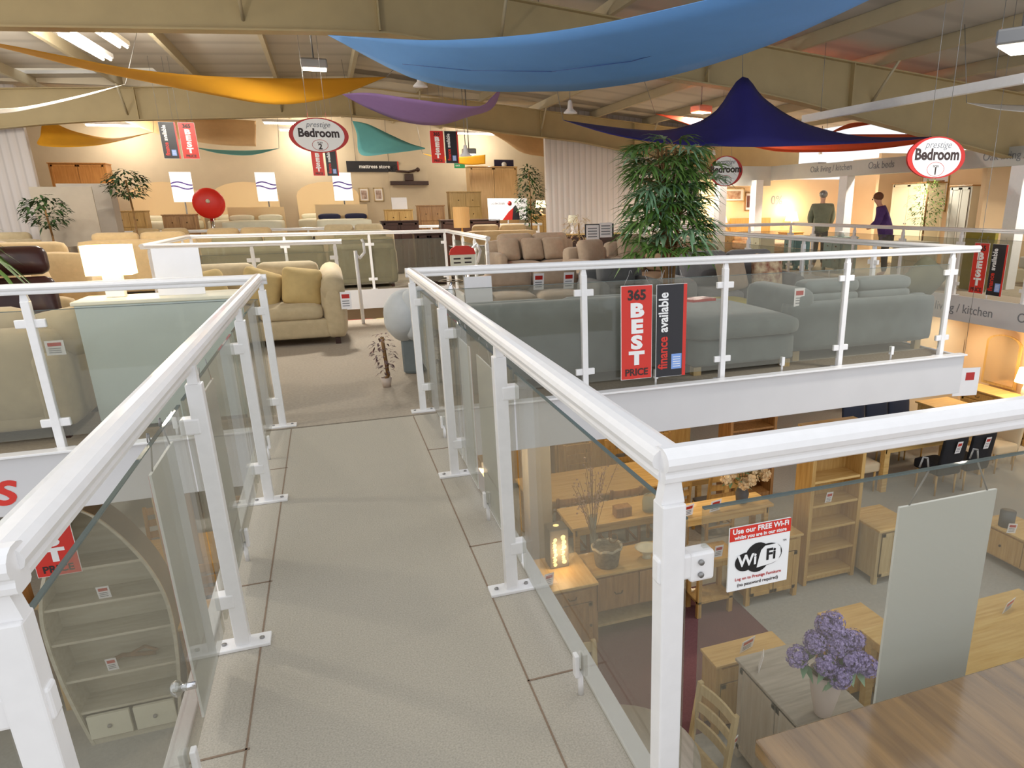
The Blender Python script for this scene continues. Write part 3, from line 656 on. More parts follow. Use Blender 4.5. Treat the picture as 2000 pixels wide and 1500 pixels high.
def person(label, loc, rz, h=1.7, coat=COATG, trousers=JEANS, hair=HAIRB, lean=0., cap=False, arm_fwd=.0, skirt=.45):
    """faces -y; lean tips the trunk forward"""
    t = thing('person', label, 'person', loc, rz); k = h/1.75
    def sk(name, verts, edges, m, root=0):
        me = bpy.data.meshes.new(name); me.from_pydata([tuple(Vector(v[0])*k) for v in verts], edges, []); me.materials.append(m)
        o = bpy.data.objects.new(name, me); COL.objects.link(o); o.parent = t
        o.modifiers.new('s', 'SKIN'); sub = o.modifiers.new('u', 'SUBSURF'); sub.levels = 2; sub.render_levels = 2
        if not me.skin_vertices: pass
        for i, v in enumerate(verts):
            r = v[1]; r = r if isinstance(r, tuple) else (r, r); me.skin_vertices[0].data[i].radius = (r[0]*k, r[1]*k)
            me.skin_vertices[0].data[i].use_root = (i == root)
        for p in me.polygons: p.use_smooth = True
        return o
    ly = lambda z: -lean*max(0, z-.95)
    V = [((0, 0, .95), (.14, .11)), ((0, ly(1.15), 1.15), (.13, .10)), ((0, ly(1.35), 1.35), (.15, .11)), ((0, ly(1.47), 1.47), (.07, .06)), ((0, ly(1.55)-.01, 1.54), (.05, .05)),
         ((0, ly(1.62)-.02, 1.61), (.075, .085)), ((0, ly(1.70)-.02, 1.70), (.07, .085)),
         ((.17, ly(1.42), 1.42), .055), ((.22, ly(1.2)-.05-arm_fwd*.3, 1.17), .045), ((.20, ly(1.0)-.12-arm_fwd, .98+arm_fwd*.35), .035), ((.19, ly(1.0)-.18-arm_fwd*1.15, .95+arm_fwd*.35), (.02, .035)),
         ((-.17, ly(1.42), 1.42), .055), ((-.22, ly(1.2)-.05-arm_fwd*.3, 1.17), .045), ((-.20, ly(1.0)-.12-arm_fwd, .98+arm_fwd*.35), .035), ((-.19, ly(1.0)-.18-arm_fwd*1.15, .95+arm_fwd*.35), (.02, .035)),
         ((.09, 0, .85), .085), ((.10, -.01, .5), .06), ((.10, .02, .09), .04), ((.10, -.13, .03), (.035, .025)),
         ((-.09, 0, .85), .085), ((-.10, -.01, .5), .06), ((-.10, .02, .09), .04), ((-.10, -.13, .03), (.035, .025))]
    E = [(0, 1), (1, 2), (2, 3), (3, 4), (4, 5), (5, 6), (2, 7), (7, 8), (8, 9), (9, 10), (2, 11), (11, 12), (12, 13), (13, 14), (0, 15), (15, 16), (16, 17), (17, 18), (0, 19), (19, 20), (20, 21), (21, 22)]
    sk('body', V, E, SKIN)
    cv = [((0, .0, .74), (.235, .19)), ((0, ly(1.1), 1.08), (.20, .17)), ((0, ly(1.35), 1.34), (.22, .18)), ((0, ly(1.48), 1.49), (.12, .11)),
          ((.20, ly(1.41), 1.41), .10), ((.25, ly(1.2)-.05-arm_fwd*.3, 1.17), .085), ((.22, ly(1.0)-.12-arm_fwd, .98+arm_fwd*.35), .065),
          ((-.20, ly(1.41), 1.41), .10), ((-.25, ly(1.2)-.05-arm_fwd*.3, 1.17), .085), ((-.22, ly(1.0)-.12-arm_fwd, .98+arm_fwd*.35), .052)]
    sk('coat', cv, [(0, 1), (1, 2), (2, 3), (2, 4), (4, 5), (5, 6), (2, 7), (7, 8), (8, 9)], coat)
    sk('trousers', [((0, 0, .93), (.155, .12)), ((.09, 0, .82), .1), ((.10, -.01, .5), .078), ((.10, .02, .1), .06), ((-.09, 0, .82), .1), ((-.10, -.01, .5), .078), ((-.10, .02, .1), .06)], [(0, 1), (1, 2), (2, 3), (0, 4), (4, 5), (5, 6)], trousers)
    hz = 1.665*k; hy = (ly(1.66)-.02)*k
    MB().sphere((0, hy+.018, hz+.03*k), .098*k, 16, 10, (1, 1.08, .95)).build('cap' if cap else 'hair', METALG if cap else hair, t)
    f = MB(); f.sphere((0, hy-.098*k, hz-.03*k), .014*k, 8, 6).sphere((.032*k, hy-.085*k, hz), .009*k, 8, 6).sphere((-.032*k, hy-.085*k, hz), .009*k, 8, 6); f.build('face_detail', INK, t)
    return t
# ================= hanging signs on the balustrades =================
best_sign('red 365 BEST PRICE sign hanging in front of the grey sofas', (2.40, 5.54, .105), hook=.12)
fin_sign('black finance available sign hanging beside the 365 sign on sofa platform', (2.73, 5.54, .10), hook=.12)
best_sign('red BEST sign hanging from the right-hand mezzanine balustrade', (10.02, 8.93, .09), -PI/2)
fin_sign('dark finance sign hanging from the right-hand mezzanine balustrade', (10.02, 8.58, .085), -PI/2)
best_sign('blank white back of a large sign hanging on near-right glass', (1.36, 1.2, .06), PI, w=.31, hook=.115)
best_sign('blank back of sign on left walkway glass, nearer to camera', (-.535, 2.31, .055), -PI/2, w=.32)
fin_sign('blank back of sign on left walkway glass, farther one', (-.535, 3.22, .055), -PI/2, w=.36)
best_sign('blank back of narrow sign on right walkway glass, farther one', (.64, 3.86, .045), PI/2, w=.32)
fin_sign('blank back of narrow sign on right walkway glass, nearer one', (.64, 3.32, .045), PI/2, w=.36)
best_sign('red BEST PRICE sign hanging below left platform, cut by handrail', (-2.24, 6.06, -1.13), 0, h=.76, cord=.86)
best_sign('small red BEST sign hanging left of the Bedroom 2 oval', (-2.22, 16.2, 2.48), 0, w=.28, h=.64, cord=.75)
fin_sign('small dark finance sign hanging left of the Bedroom 2 oval', (-2.54, 16.2, 2.48), 0, w=.28, h=.64, cord=.75)
best_sign('small red BEST sign hanging right of the purple sail', (2.42, 16.2, 2.44), 0, w=.28, h=.64, cord=.7)
fin_sign('small dark finance sign hanging right of the purple sail', (2.72, 16.2, 2.44), 0, w=.28, h=.64, cord=.7)
best_sign('small red BEST sign hanging directly under the Bedroom 2 oval', (.02, 17.2, 2.22), 0, w=.24, h=.56, cord=.9)
fin_sign('small dark finance sign hanging directly under the Bedroom 2 oval', (.30, 17.2, 2.22), 0, w=.24, h=.56, cord=.9)
oval_sign('round Bedroom 2 sign with red rim hanging over the stair opening', (.07, 11, 2.50), 0, '2', .76, .44, 1.05)
oval_sign('round Bedroom 1 sign with red rim hanging at right', (5.92, 6, 1.985), -.12, '1', .68, .40, 1.4)
oval_sign('small round sign half hidden behind the tall bamboo palm', (6.38, 11, 2.075), -.75, '1', .56, .48, 1.1)
# free wi-fi sticker sign
t = thing('wifi_sign', 'square white and red free Wi-Fi sign on near-right glass', 'sign', (.769, 1.127, .792), 0)
MB().box(-.073, .073, -.002, .002, 0, .146).build('board', SWHT, t)
b = MB().box(-.073, .073, -.003, -.002, .116, .146).build('red_band', RED, t)
text('Use our FREE Wi-Fi', .0165, SWHT, b, (0, -.0035, .137), bold=.0004, depth=.0003); text('whilst you are in our store', .0115, SWHT, b, (0, -.0035, .123), bold=.0003, depth=.0003)
N = 28; el = lambda cx, cz, a, b_: [(cx+a*math.cos(2*PI*k/N), cz+b_*math.sin(2*PI*k/N)) for k in range(N)]
lg = MB().prism(el(-.004, .069, .031, .034), -.0032, -.002).prism(el(-.034, .064, .024, .021), -.0034, -.002).prism(el(.022, .072, .033, .025), -.0036, -.002).build('logo', BLACK, t)
MB().prism([(-.006, .046), (.03, .049), (.046, .054), (.052, .068), (.05, .084), (.04, .094), (.012, .093), (.003, .085), (-.001, .07)], -.0042, -.0036).build('logo_bubble', SWHT, lg)
text('Wi', .036, SWHT, lg, (-.030, -.0047, .067), bold=.001, depth=.0003); text('Fi', .036, BLACK, lg, (.027, -.0047, .071), bold=.001, depth=.0003)
text('TM', .006, BLACK, lg, (.06, -.0035, .097), depth=.0002)
text('Log on to Prestige Furniture', .0098, REDD, t, (0, -.003, .026), depth=.0003); text('(no password required)', .0105, INK, t, (0, -.003, .012), depth=.0003)
# chrome knob clamp at left glass, glossy table near right
t = thing('chrome_fitting', 'round chrome knob clamped on the left walkway glass low down', 'knob', (-.51, 1.97, .293))
MB().cyl((-.03, 0, 0), (.02, 0, 0), .011).build('spindle', CHROME, t); MB().sphere((-.028, 0, 0), .024, 16, 10, (.7, 1, 1)).build('knob', CHROME, t)
GLOSS = wood('glossy_dark_wood', (104, 72, 34), (150, 112, 62), .1, axis='y', coat=1.)
GLOSS.node_tree.nodes['Principled BSDF'].inputs['Coat IOR'].default_value = 1.9; GLOSS.node_tree.nodes['Principled BSDF'].inputs['Coat Roughness'].default_value = .12
GLOSS.node_tree.nodes['Bump'].inputs['Strength'].default_value = .35
t = thing('display_table', 'low glossy dark wood table at the bottom right corner', 'table', (1.72, .62, 0))
MB().box(-.98, .98, -.46, .435, .42, .462, .004).build('tabletop', GLOSS, t)
for sx in (-1, 1):
    for sy in (-1, 1): MB().box(sx*.9-.05, sx*.9+.05, sy*.38-.05, sy*.38+.05, 0, .42, .004).build('leg', GLOSS, t)

# ================= sofa platform, front row =================
# grey sofa with its back to the balustrade
t = thing('sofa', 'long grey velvet sofa backing onto glass left of the red sign', 'sofa', (1.86, 6.35, 0), PI, 'grey velvet sofas')
MB().cushion((0, 0, .27), (2.2, .85, .36), .06).build('base', GREYF, t)
MB().cushion((0, .34, .43), (2.26, .24, .68), .09, puff=.03, axis=1).build('backrest', GREYF, t)
for s_ in (-1, 1): MB().cushion((s_*1.02, -.03, .34), (.26, .9, .5), .1, puff=.03).build('armrest', GREYF, t)
for x in (-.45, .45):
    MB().cushion((x, -.1, .44), (.88, .66, .17), .07, puff=.03).build('seat_cushion', GREYF, t)
    MB().cushion((x, .2, .60), (.86, .2, .34), .09, puff=.04, axis=1).build('back_cushion', GREYF, t)
for sx in (-1, 1):
    for sy in (-1, 1): MB().box(sx*1.0-.03, sx*1.0+.03, sy*.34-.03, sy*.34+.03, 0, .1).build('leg', DARKW, t)
# chaise end
t = thing('chaise', 'grey velvet chaise seat with thick rounded cushion right of black sign', 'chaise', (3.66, 6.55, 0), 0, 'grey velvet sofas')
MB().cushion((0, 0, .205), (1.12, 1.5, .25), .03).build('base', GREYF, t)
MB().cushion((0, -.02, .42), (1.22, 1.56, .21), .1, puff=.03).build('seat_cushion', GREYF, t)
for sx in (-1, 1):
    for sy in (-1, 1): MB().box(sx*.5-.04, sx*.5+.04, sy*.68-.04, sy*.68+.04, 0, .08).build('leg', PALEOAK, t)
# right grey sofa back
t = thing('sofa', 'large grey velvet sofa seen from behind at right end of platform', 'sofa', (5.2, 6.42, 0), PI, 'grey velvet sofas')
MB().cushion((0, 0, .25), (1.8, .9, .3), .05).build('base', GREYF, t)
MB().cushion((0, .36, .35), (1.86, .22, .5), .05).build('backrest', GREYF, t)
MB().cushion((.76, -.02, .42), (.28, .96, .64), .1, puff=.02, axis=0).build('armrest', GREYF, t)
MB().cushion((-.8, -.02, .36), (.26, .96, .5), .1, puff=.02, axis=0).build('armrest', GREYF, t)
for k, x in enumerate((-.33, .36)):
    MB().cushion((x, -.1, .42), (.68, .66, .17), .07, puff=.03).build('seat_cushion', GREYF, t)
    hh = .74 if k else .76
    MB().cushion((x, .27, .62), (.68, .20, .12), .055, puff=.0, axis=1).build('back_cushion', GREYF, t)
    MB().cushion((x, .25, .73), (.70, .24, .15), .07, puff=.0, axis=1).build('headrest_cushion', GREYF, t)
for sx in (-1, 1):
    for sy in (-1, 1): MB().box(sx*.8-.04, sx*.8+.04, sy*.38-.03, sy*.38+.03, 0, .1).build('leg', PALEOAK, t)
o = pillow('dark olive cushion flopped over the right grey sofa back', (5.98, 6.25, .55), (.5, .5, .2), .46, mat('olive_cushion', (98, 96, 76), .85, var=.1, scale=10)); 
tag_card('white swing ticket on the arm of the right grey sofa', (4.36, 5.97, .57), 0, .12, .18, .0)
# rounded pale tub arm beside the walkway end
t = thing('tub_chair', 'pale grey rounded tub chair beside the walkway end post', 'armchair', (.64, 7.12, 0), -.5)
MB().cushion((0, 0, .56), (.36, .5, .42), .17, puff=.04).build('seat', LGREY, t)
MB().cushion((.12, .05, .58), (.2, .5, .5), .1, puff=.02, axis=0).build('backrest', LGREY, t)
MB().box(-.04, .14, -.12, .12, 0, .38, .03).build('pedestal', GREYF, t)
# beige sofa in the middle
t = sofa('beige two-seater sofa with rolled arms in front of the stair opening', (-.84, 9.42, 0), 0, 1.9, .95, .88, .47, BEIGE, 2, .24, .68, roll=True)
for x, y, rx, ry, lb in ((-.36, 9.14, -.35, .15, 'square gold cushion leaning on the beige sofa, right'), (-1.3, 9.14, -.35, -.2, 'square gold cushion on the beige sofa beside left arm'), (-.85, 9.2, -.3, .35, 'gold cushion in the middle of the beige sofa')):
    pillow(lb, (x, y, .47), (rx, ry, .1), .44, GOLDC, 'gold scatter cushions')
tag_card('white swing ticket on right arm of the beige sofa', (.13, 8.93, .42), 0, .12, .2, 0)
# small light stool and white cabinet at left
t = cabinet('white cabinet seen from behind beyond the left balustrade', (-1.2, 6.15, 0), PI, 1.06, .42, .955, mat('pale_back_panel', (206, 218, 216), .5, var=.02), CREAMW, 2, 2, 'display_cabinet', leg=.03)
lamp('lamp with wide glowing cream rectangular shade on white cabinet', (-1.5, 6.2, .956), .16, sh=.21, sq=True, w=.29, bm=WPL, base=.12, power=4)
o = solo(MB().box(-.155, .155, -.005, .005, 0, .34), 'blank_card', PAPER, 'large blank white card standing on the white cabinet', 'card', (-1.06, 6.12, .956)); o.rotation_euler = (-.08, 0, 0)
sofa('pale beige sofa seen from behind at far left of balustrade', (-2.86, 6.3, 0), PI, 2.1, .95, .86, .45, BEIGE, 2, .22, .62)
pillow('pale cushion lying along the back of left beige sofa', (-2.0, 6.1, .70), (0, 1.4, 0), .34, BEIGE)
tag_card('small white ticket on the left beige sofa corner', (-1.83, 5.8, .62), 0, .11, .1, 0)
# leather recliner
t = thing('recliner', 'dark brown leather recliner armchair at the left picture edge', 'armchair', (-2.62, 7.7, 0), .25)
MB().cushion((0, 0, .42), (.62, .62, .2), .08, puff=.04).build('seat', BROWNL, t)
MB().cushion((0, .32, .78), (.58, .2, .42), .08, puff=.04, axis=1, rot=(-.25, 0, 0)).build('backrest', BROWNL, t)
MB().cushion((0, .44, 1.13), (.54, .18, .26), .08, puff=.03, axis=1, rot=(-.25, 0, 0)).build('headrest', BROWNL, t)
for s_ in (-1, 1): MB().cushion((s_*.38, 0, .62), (.12, .6, .1), .04).build('armrest', BROWNL, t)
for s_ in (-1, 1): MB().tube([(s_*.38, -.2, .58), (s_*.3, 0, .3), (s_*.38, .22, .58)], .018).build('arm_support', DARKW, t)
MB().cyl((0, 0, .05), (0, 0, .36), .04).build('column', METALG, t); MB().cyl((0, 0, 0), (0, 0, .05), .3, n=24).build('base', DARKW, t)
t = thing('footstool', 'dark brown leather footstool in front of the recliner', 'footstool', (-2.28, 6.95, 0), .3)
MB().cushion((0, 0, .62), (.6, .4, .2), .08, puff=.03, rot=(.2, 0, 0)).build('seat', BROWNL, t); MB().cyl((0, 0, .04), (0, 0, .55), .04).build('column', METALG, t); MB().cyl((0, 0, 0), (0, 0, .04), .22, n=20).build('base', DARKW, t)
# left sofas further back
sofa('tan high-backed sofa behind the brown recliner', (-4.1, 11.6, 0), PI, 2.3, .95, 1.12, .45, BEIGE2, 2, .24, .65)
sofa('tan recliner sofa seen side-on behind the glowing lamp', (-3.1, 9.9, 0), PI/2, 1.6, .95, 1.0, .45, BEIGE2, 2, .24, .65)
for x, y, w, h, m_, lb in ((-5.6, 14.6, 2., 1.05, MUSH, 'beige sofa back beside the left cladding wall'), (-3.3, 16.2, 2.0, 1.1, BEIGE2, 'sand sofa back left of the grey partition plants'),
                           (-5.95, 17.3, 1.7, 1.12, BEIGE, 'pale sofa in far left row under the small shrub'), (-1.7, 17.4, 1.7, 1.12, BEIGE2, 'sand sofa behind stair opening, left of two'),
                           (-3.3, 18.2, 1.5, 1.12, BEIGE2, 'golden sofa back in front of the far balustrade')):
    sofa(lb, (x, y, 0), PI, w, .95, h, .48, m_, 2, .22, .65, group='beige sofas in the left rows')
sofa('olive grey sofa seen from behind beyond stair opening, left', (-1.15, 15.75, 0), PI, 2.2, .95, 1.02, .45, OLIVF, 2, .2, .7, group='olive sofas behind the stair opening')
sofa('olive grey sofa seen from behind beyond stair opening, right', (.65, 15.75, 0), PI, 1.3, .95, 1.06, .45, OLIVF, 1, .15, .75, group='olive sofas behind the stair opening')
for k in range(1): sofa('sand two-seater facing away behind olive sofas, right', (.6, 17.4, 0), PI, 1.7, .95, 1.15, .48, BEIGE, 2, .22, .65, group='beige sofas in the left rows')
cabinet('tall dark wood cabinet standing behind the stair opening', (1.98, 15.5, 0), 0, .62, .4, 1.05, DARKW, None, 2, 0, 'dark_cabinet', leg=.02)
# right part of platform
sofa('pinkish beige three-seater sofa with pale cushions behind calendar stand', (4.05, 14.6, 0), .12, 2.0, .95, .95, .46, MUSH, 2, .22, .62)
for x, lb in ((3.45, 'left'), (3.95, 'middle'), (4.4, 'right')): pillow('pinkish cushion leaning on the three-seater, %s one' % lb, (x, 14.42, .5), (-.35, 0, .1), .45, MUSH, 'pinkish cushions')
sofa('tan two-seater seen from behind in front of the red poster', (3.7, 16.6, 0), PI, 1.7, .95, 1.1, .46, BEIGE2, 2, .22, .66)
sofa('mushroom armchair under the stand of white price sheets', (4.5, 12.25, 0), .3, .95, .9, .9, .46, MUSH, 1, .2, .6, name='armchair', group='mushroom armchairs')
sofa('mushroom armchair immediately left of the tall palm', (5.45, 12.7, 0), .2, .95, .9, .95, .46, MUSH, 1, .2, .6, name='armchair', group='mushroom armchairs')
sofa('brown-grey sofa behind palm at platform side rail', (5.2, 10.5, 0), -1.2, 1.9, .95, .9, .46, mat('taupe_fabric', (150, 124, 100), .9, var=.08, scale=9), 2, .22, .62)
sofa('grey sofa with patterned cushion behind the chaise', (5.15, 8.62, 0), -.05, 1.8, .95, .88, .45, GREYF2, 2, .2, .6, group='grey sofas in second row')
sofa('charcoal grey armchair behind the yellow footstool', (3.62, 8.95, 0), 0, .95, .9, .8, .45, mat('charcoal_fabric', (104, 104, 104), .85, var=.1, scale=9), 1, .2, .58, name='armchair')
PATT = mat('patterned_fabric', (132, 58, 44), .85, rgb2=(226, 208, 172), scale=11.)
pillow('cushion with brown circles pattern on the second-row grey sofa', (5.46, 8.2, .46), (-.25, .1, .05), .46, PATT)
pillow('plain pinkish cushion beside the patterned cushion', (5.0, 8.25, .46), (-.3, -.1, .1), .42, MUSH)
t = thing('footstool', 'mustard yellow footstool between the chaise and grey chairs', 'footstool', (4.38, 7.74, 0), -.1)
MB().cushion((0, 0, .34), (1.0, .55, .18), .05, puff=.02).build('seat', YELF, t); MB().box(-.46, .46, -.24, .24, .08, .27, .02).build('base', YELF, t)
for sx in (-1, 1):
    for sy in (-1, 1): MB().cyl((sx*.42, sy*.2, 0), (sx*.42, sy*.2, .08), .02).build('leg', DARKW, t)
sofa('pinkish sofa row behind glass right of calendar stand', (2.6, 9.6, 0), -.1, 1.7, .9, .7, .42, MUSH, 2, .2, .55, legm=DARKW)
table('low dark coffee table in front of the pinkish sofas', (2.85, 8.3, 0), 0, .9, .5, .42, DARKW, name='coffee_table')
table('low brown coffee table behind the long grey sofa', (1.9, 8.35, 0), 0, .8, .45, .4, DARKW, name='coffee_table')
for k, (x, y) in enumerate(((2.55, 9.15), (2.95, 9.1))): tag_card('white ticket on %s seat of pinkish sofa behind glass' % ('left', 'right')[k], (x, y, .5), 0, .14, .22)
o = solo(MB().box(-.14, .14, -.004, .004, 0, .33), 'blank_card', PAPER, 'blank pale card standing behind the long grey sofa', 'card', (1.4, 7.3, .55)); o.rotation_euler = (-.05, 0, 0)
t = table('narrow side table carrying the blank card', (1.42, 7.32, 0), 0, .5, .35, .55, DARKW, name='side_table')
# grey & pale tub in glass, chrome lamp, magazines
for k in range(3): solo(MB().box(-.15+.01*k, .15-.01*k, -.1, .1, 0, .02), 'magazine', YELF if k != 1 else PAPER, ['lowest magazine on brown coffee table', 'white magazine in the middle of brown table pile', 'top yellow magazine on brown coffee table'][k], 'magazine', (1.95, 8.3, .402+.021*k), .1*k, 'magazines on the coffee table')
solo(MB().box(-.16, .16, -.11, .11, 0, .03), 'magazine', REDD, 'red and white magazine lying on the grey chaise', 'magazine', (3.75, 6.95, .545), .2)
lamp('clear glass jar lamp standing behind the long grey sofa', (1.15, 7.5, .55), .28, .1, .13, .01, bm=CHROME, power=0, shm=CHROME)
t = table('narrow side table under the glass jar lamp', (1.1, 7.5, 0), 0, .4, .35, .55, DARKW, name='side_table')
# calendar stand with red arched top
t = thing('notice_stand', 'small stand with red arched top and cream price columns', 'sign', (1.62, 9.4, 0))
MB().cyl((0, 0, 0), (0, 0, .02), .16, n=20).build('base', METALG, t); MB().cyl((0, 0, 0), (0, 0, .75), .012).build('pole', METALG, t)
b = MB().box(-.16, .16, -.01, .01, .72, 1.02).build('board', CREAMW, t)
MB().prism([(-.17, .97), (.17, .97), (.15, 1.04), (.08, 1.08), (-.08, 1.08), (-.15, 1.04)], -.013, .013).build('arched_header', RED, b)
mb = MB()
for k in range(2):
    for j in range(4): mb.box(-.12+.14*k, -.03+.14*k, -.012, -.01, .76+.05*j, .78+.05*j)
mb.build('print', INK, b)
# stair rail newel with curled end
t = thing('stair_handrail', 'slim white stair handrail with curled top end right of sofa', 'handrail', (.35, 10.5, 0))
MB().tube([(0, 0, 0), (0, 0, 1.0)], .025, 10).tube([(0, 0, .95), (.05, .02, .9), (.12, .05, .97), (.12, .06, 1.1), (.1, .06, 1.15)], .018, 8).build('handrail', WHITE, t)
t = thing('stair_handrail', 'curled white stair handrail end at right of stair opening', 'handrail', (1.9, 10.9, 0))
MB().tube([(0, 0, 0), (.05, 0, .6), (.12, 0, .95), (.2, 0, 1.02), (.25, 0, .92), (.2, 0, .75)], .022, 8).build('handrail', WHITE, t)
for k in range(3): solo(MB().box(-.25, .25, -.15, .15, 0, .46, .02), 'stairwell_box', (REDD, YELF, DARKW)[k], ['red box', 'yellow box', 'dark box'][k]+' seen low through the stair opening', 'box', (.5+.55*k-.1, 13.9, -.9), 0)  # plain boxes stand in for orange items on the lower level
struct(MB().box(-2.3, 2.3, 11.1, 14.8, -.95, -.90), 'floor', LCARP)

bush('small bunch of dark speckled twigs on floor by the pale tub chair', (.36, 6.55, 0), .52, .10, 120, .05, .012, mat('dark_speckle', (58, 44, 44), .7, rgb2=(150, 120, 112), scale=40.), 'twig_arrangement', 21, .05, .12)
# ================= lower showroom =================
def L(z): return F+z
# --- near right, under the camera side glass ---
cabinet('grey-washed low cabinet holding the lilac vase', (2.93, 3.56, F), -PI/2, 1.1, .55, .93, GREYZ, GREYW, 2, 0, 'washed_cabinet', leg=.1)
MBv = MB().lathe([(.05, 0), (.06, .01), (.10, .2), (.12, .33), (.115, .36), (.10, .35), (.09, .2), (.04, .02)], n=24)
solo(MBv, 'vase', mat('blush_vase', (204, 186, 176), .5), 'tall plain blush vase on the grey-washed cabinet', 'vase', (2.88, 3.32, L(.93)))
def bouquet(label, loc, heads, r, spread, h, m, stem_m, n=60, ps=.016, name='flower_bunch', seed=5, green=True):
    rnd = random.Random(seed); t = thing(name, label, 'flowers', loc); st = MB(); lf = MB()
    for k, (x, y, z) in enumerate(heads):
        p = Vector((x*spread, y*spread, z*h)); st.cyl((0, 0, 0), p, .004, n=5); mb = MB()
        for i in range(n):
            u = rnd.uniform(-1, 1); a = rnd.uniform(0, 2*PI); s_ = math.sqrt(1-u*u); nrm = Vector((s_*math.cos(a), s_*math.sin(a), u)); c = p+nrm*r*rnd.uniform(.75, 1.05)
            t1 = nrm.orthogonal().normalized(); t2 = nrm.cross(t1); q = rnd.uniform(.7, 1.25)*ps
            for e in range(4):
                an = e*PI/2+a; d = t1*math.cos(an)+t2*math.sin(an); s2 = nrm.cross(d)
                mb.quad(c, c+d*q*.6+s2*q*.45+nrm*q*.2, c+d*q+nrm*q*.35, c+d*q*.6-s2*q*.45+nrm*q*.2)
        mb.sphere(p, r*.45, 8, 6)
        mb.build('flower_head', m, t)
        if green: 
            for i in range(2): leafy(lf, p*.75, (rnd.uniform(-1, 1), rnd.uniform(-1, 1), -.1), .12, .03, .3, 2)
    st.build('stems', stem_m, t)
    if green: lf.build('foliage', LEAFB, t)
    return t
bouquet('big bunch of lilac purple flower heads in the blush vase', (2.88, 3.32, L(1.2)), [(0, .2, 1.0), (.35, .35, .95), (-.35, .1, .75), (.1, -.15, .72), (.5, .0, .7), (.85, .1, .62), (-.75, .25, .5), (-.3, -.3, .5), (.3, -.4, .48), (.65, -.35, .45), (0, -.5, .3), (1.0, -.3, .25), (.2, .0, .85), (.45, -.2, .3), (-.1, .45, .62)], .075, .27, .42, PURP, LEAF, 230, .0145)
tag_card('white ticket standing on grey-washed cabinet top', (2.74, 3.92, L(.93)), 1.0, .1, .15)
cabinet('small oak cabinet behind the grey-washed cabinet', (2.955, 4.45, F), PI/2*0, .72, .27, .72, OAK, PINE, 1, 1, 'oak_cabinet', leg=.08)
tag_card('folded grey ticket on the small oak cabinet', (2.95, 4.42, L(.72)), .3, .16, .12)
chair('pale ladder-back chair beside the grey-washed cabinet', (1.98, 3.66, F), -PI/2+.12, PALEOAK, PALEOAK, .97, 'pale ladder-back chairs', w=.46)
tag_card('white swing ticket on pale ladder-back chair', (2.27, 3.5, L(.66)), .5, .05, .14)
t = thing('round_table', 'round grey-oak table beside the pale ladder-back chair', 'table', (1.45, 3.62, F))
MB().cyl((0, 0, .72), (0, 0, .755), .56, n=40).build('tabletop', GREYW, t); MB().lathe([(.06, .06), (.09, .2), (.05, .5), (.09, .72)]).build('pedestal', PALEOAK, t)
for k in range(4): a = PI/4+k*PI/2; MB().tube([(0, 0, .12), (.25*math.cos(a), .25*math.sin(a), .10), (.4*math.cos(a), .4*math.sin(a), .03)], .03).build('foot', PALEOAK, t)
chair('pale ladder-back chair behind the round grey-oak table', (1.45, 4.42, F), 0, PALEOAK, PALEOAK, .97, 'pale ladder-back chairs', w=.46)
table('long oak dining table behind the blank hanging sign', (4.95, 3.75, F), 0, 1.9, 1.0, .77, OAKX, None)
chair('oak chair pushed to the near side of long oak table', (4.45, 3.30, F), PI+.1-PI/2*0, OAK, OAK, .95, w=.46)
tag_card('glass-like clear ticket holder on the long oak table', (5.45, 4.0, L(.77)), .3, .18, .12, m=mat('clear_card', (226, 224, 220), .2))
cabinet('oak desk corner beside the lilac flowers', (4.1, 4.45, F), 0, .5, .4, .74, OAK, PINE, 1, 1, 'oak_cabinet', leg=.08)
tag_card('white card lying at foot of the blush vase', (3.0, 3.1, L(.932)), .3, .22, .2, 1.5)
solo(MB().cyl((0, 0, 0), (0, 0, .30), .003, n=5).sphere((0, 0, .36), .03, 12, 8, (1, 1, 1.6)), 'ornament', PALEOAK, 'little egg ornament on a stick beside the blank sign', 'ornament', (3.15, 3.02, L(.93)))
# --- row below platform edge ---
cabinet('oak sideboard with ring handle drawers behind wifi sign', (4.3, 6.18, F), 0, .72, .4, .80, OAK, OAKX, 2, 1, 'oak_sideboard', leg=.1)
tag_card('white and yellow ticket on the oak sideboard', (4.38, 6.1, L(.80)), 0, .13, .17)
bookcase('tall open oak bookcase with six shelves', (5.2, 6.28, F), 0, .74, .3, 1.95, 6)
for x, lb in ((4.98, 'left'), (5.35, 'right')):
    solo(MB().lathe([(.03, 0), (.035, .01), (.04, .06), (.015, .12), (.012, .17), (.016, .18)]), 'glass_bottle', glass('bottle_glass', (.9, .92, .9), .25), 'clear glass bottle on bookcase upper shelf, %s one' % lb, 'bottle', (x, 6.25, L(1.635)), 0, 'glass bottles on the bookcase')
tag_card('white ticket standing on middle shelf of tall bookcase', (5.12, 6.18, L(1.015)), 0, .09, .15)
cabinet('low oak cabinet immediately right of tall bookcase', (5.88, 6.14, F), PI/2*0, .55, .62, .72, PALEOAK, OAKX, 2, 0, 'oak_cabinet', leg=.08)
table('tall oak console table carrying the peach flowers', (3.9, 6.62, F), 0, 1.3, .4, 1.0, OAKX, name='console_table', leg=.06)
solo(MB().lathe([(.05, 0), (.07, .03), (.08, .12), (.05, .2), (.06, .23)]), 'vase', SLATE, 'small dark vase under the peach flowers', 'vase', (4.22, 6.6, L(1.0)))
bouquet('loose bunch of peach and cream lilies on the oak console', (4.22, 6.6, L(1.2)), [(0, .1, .7), (.5, 0, .6), (-.6, 0, .55), (-.9, -.1, .4), (.3, -.3, .3), (.8, .1, .85), (-.3, .2, .95), (.4, .2, 1.0), (-.2, -.4, .25), (1.0, -.2, .4)], .055, .26, .34, PETAL, LEAF, 26, .045, 'flower_bunch', 8)
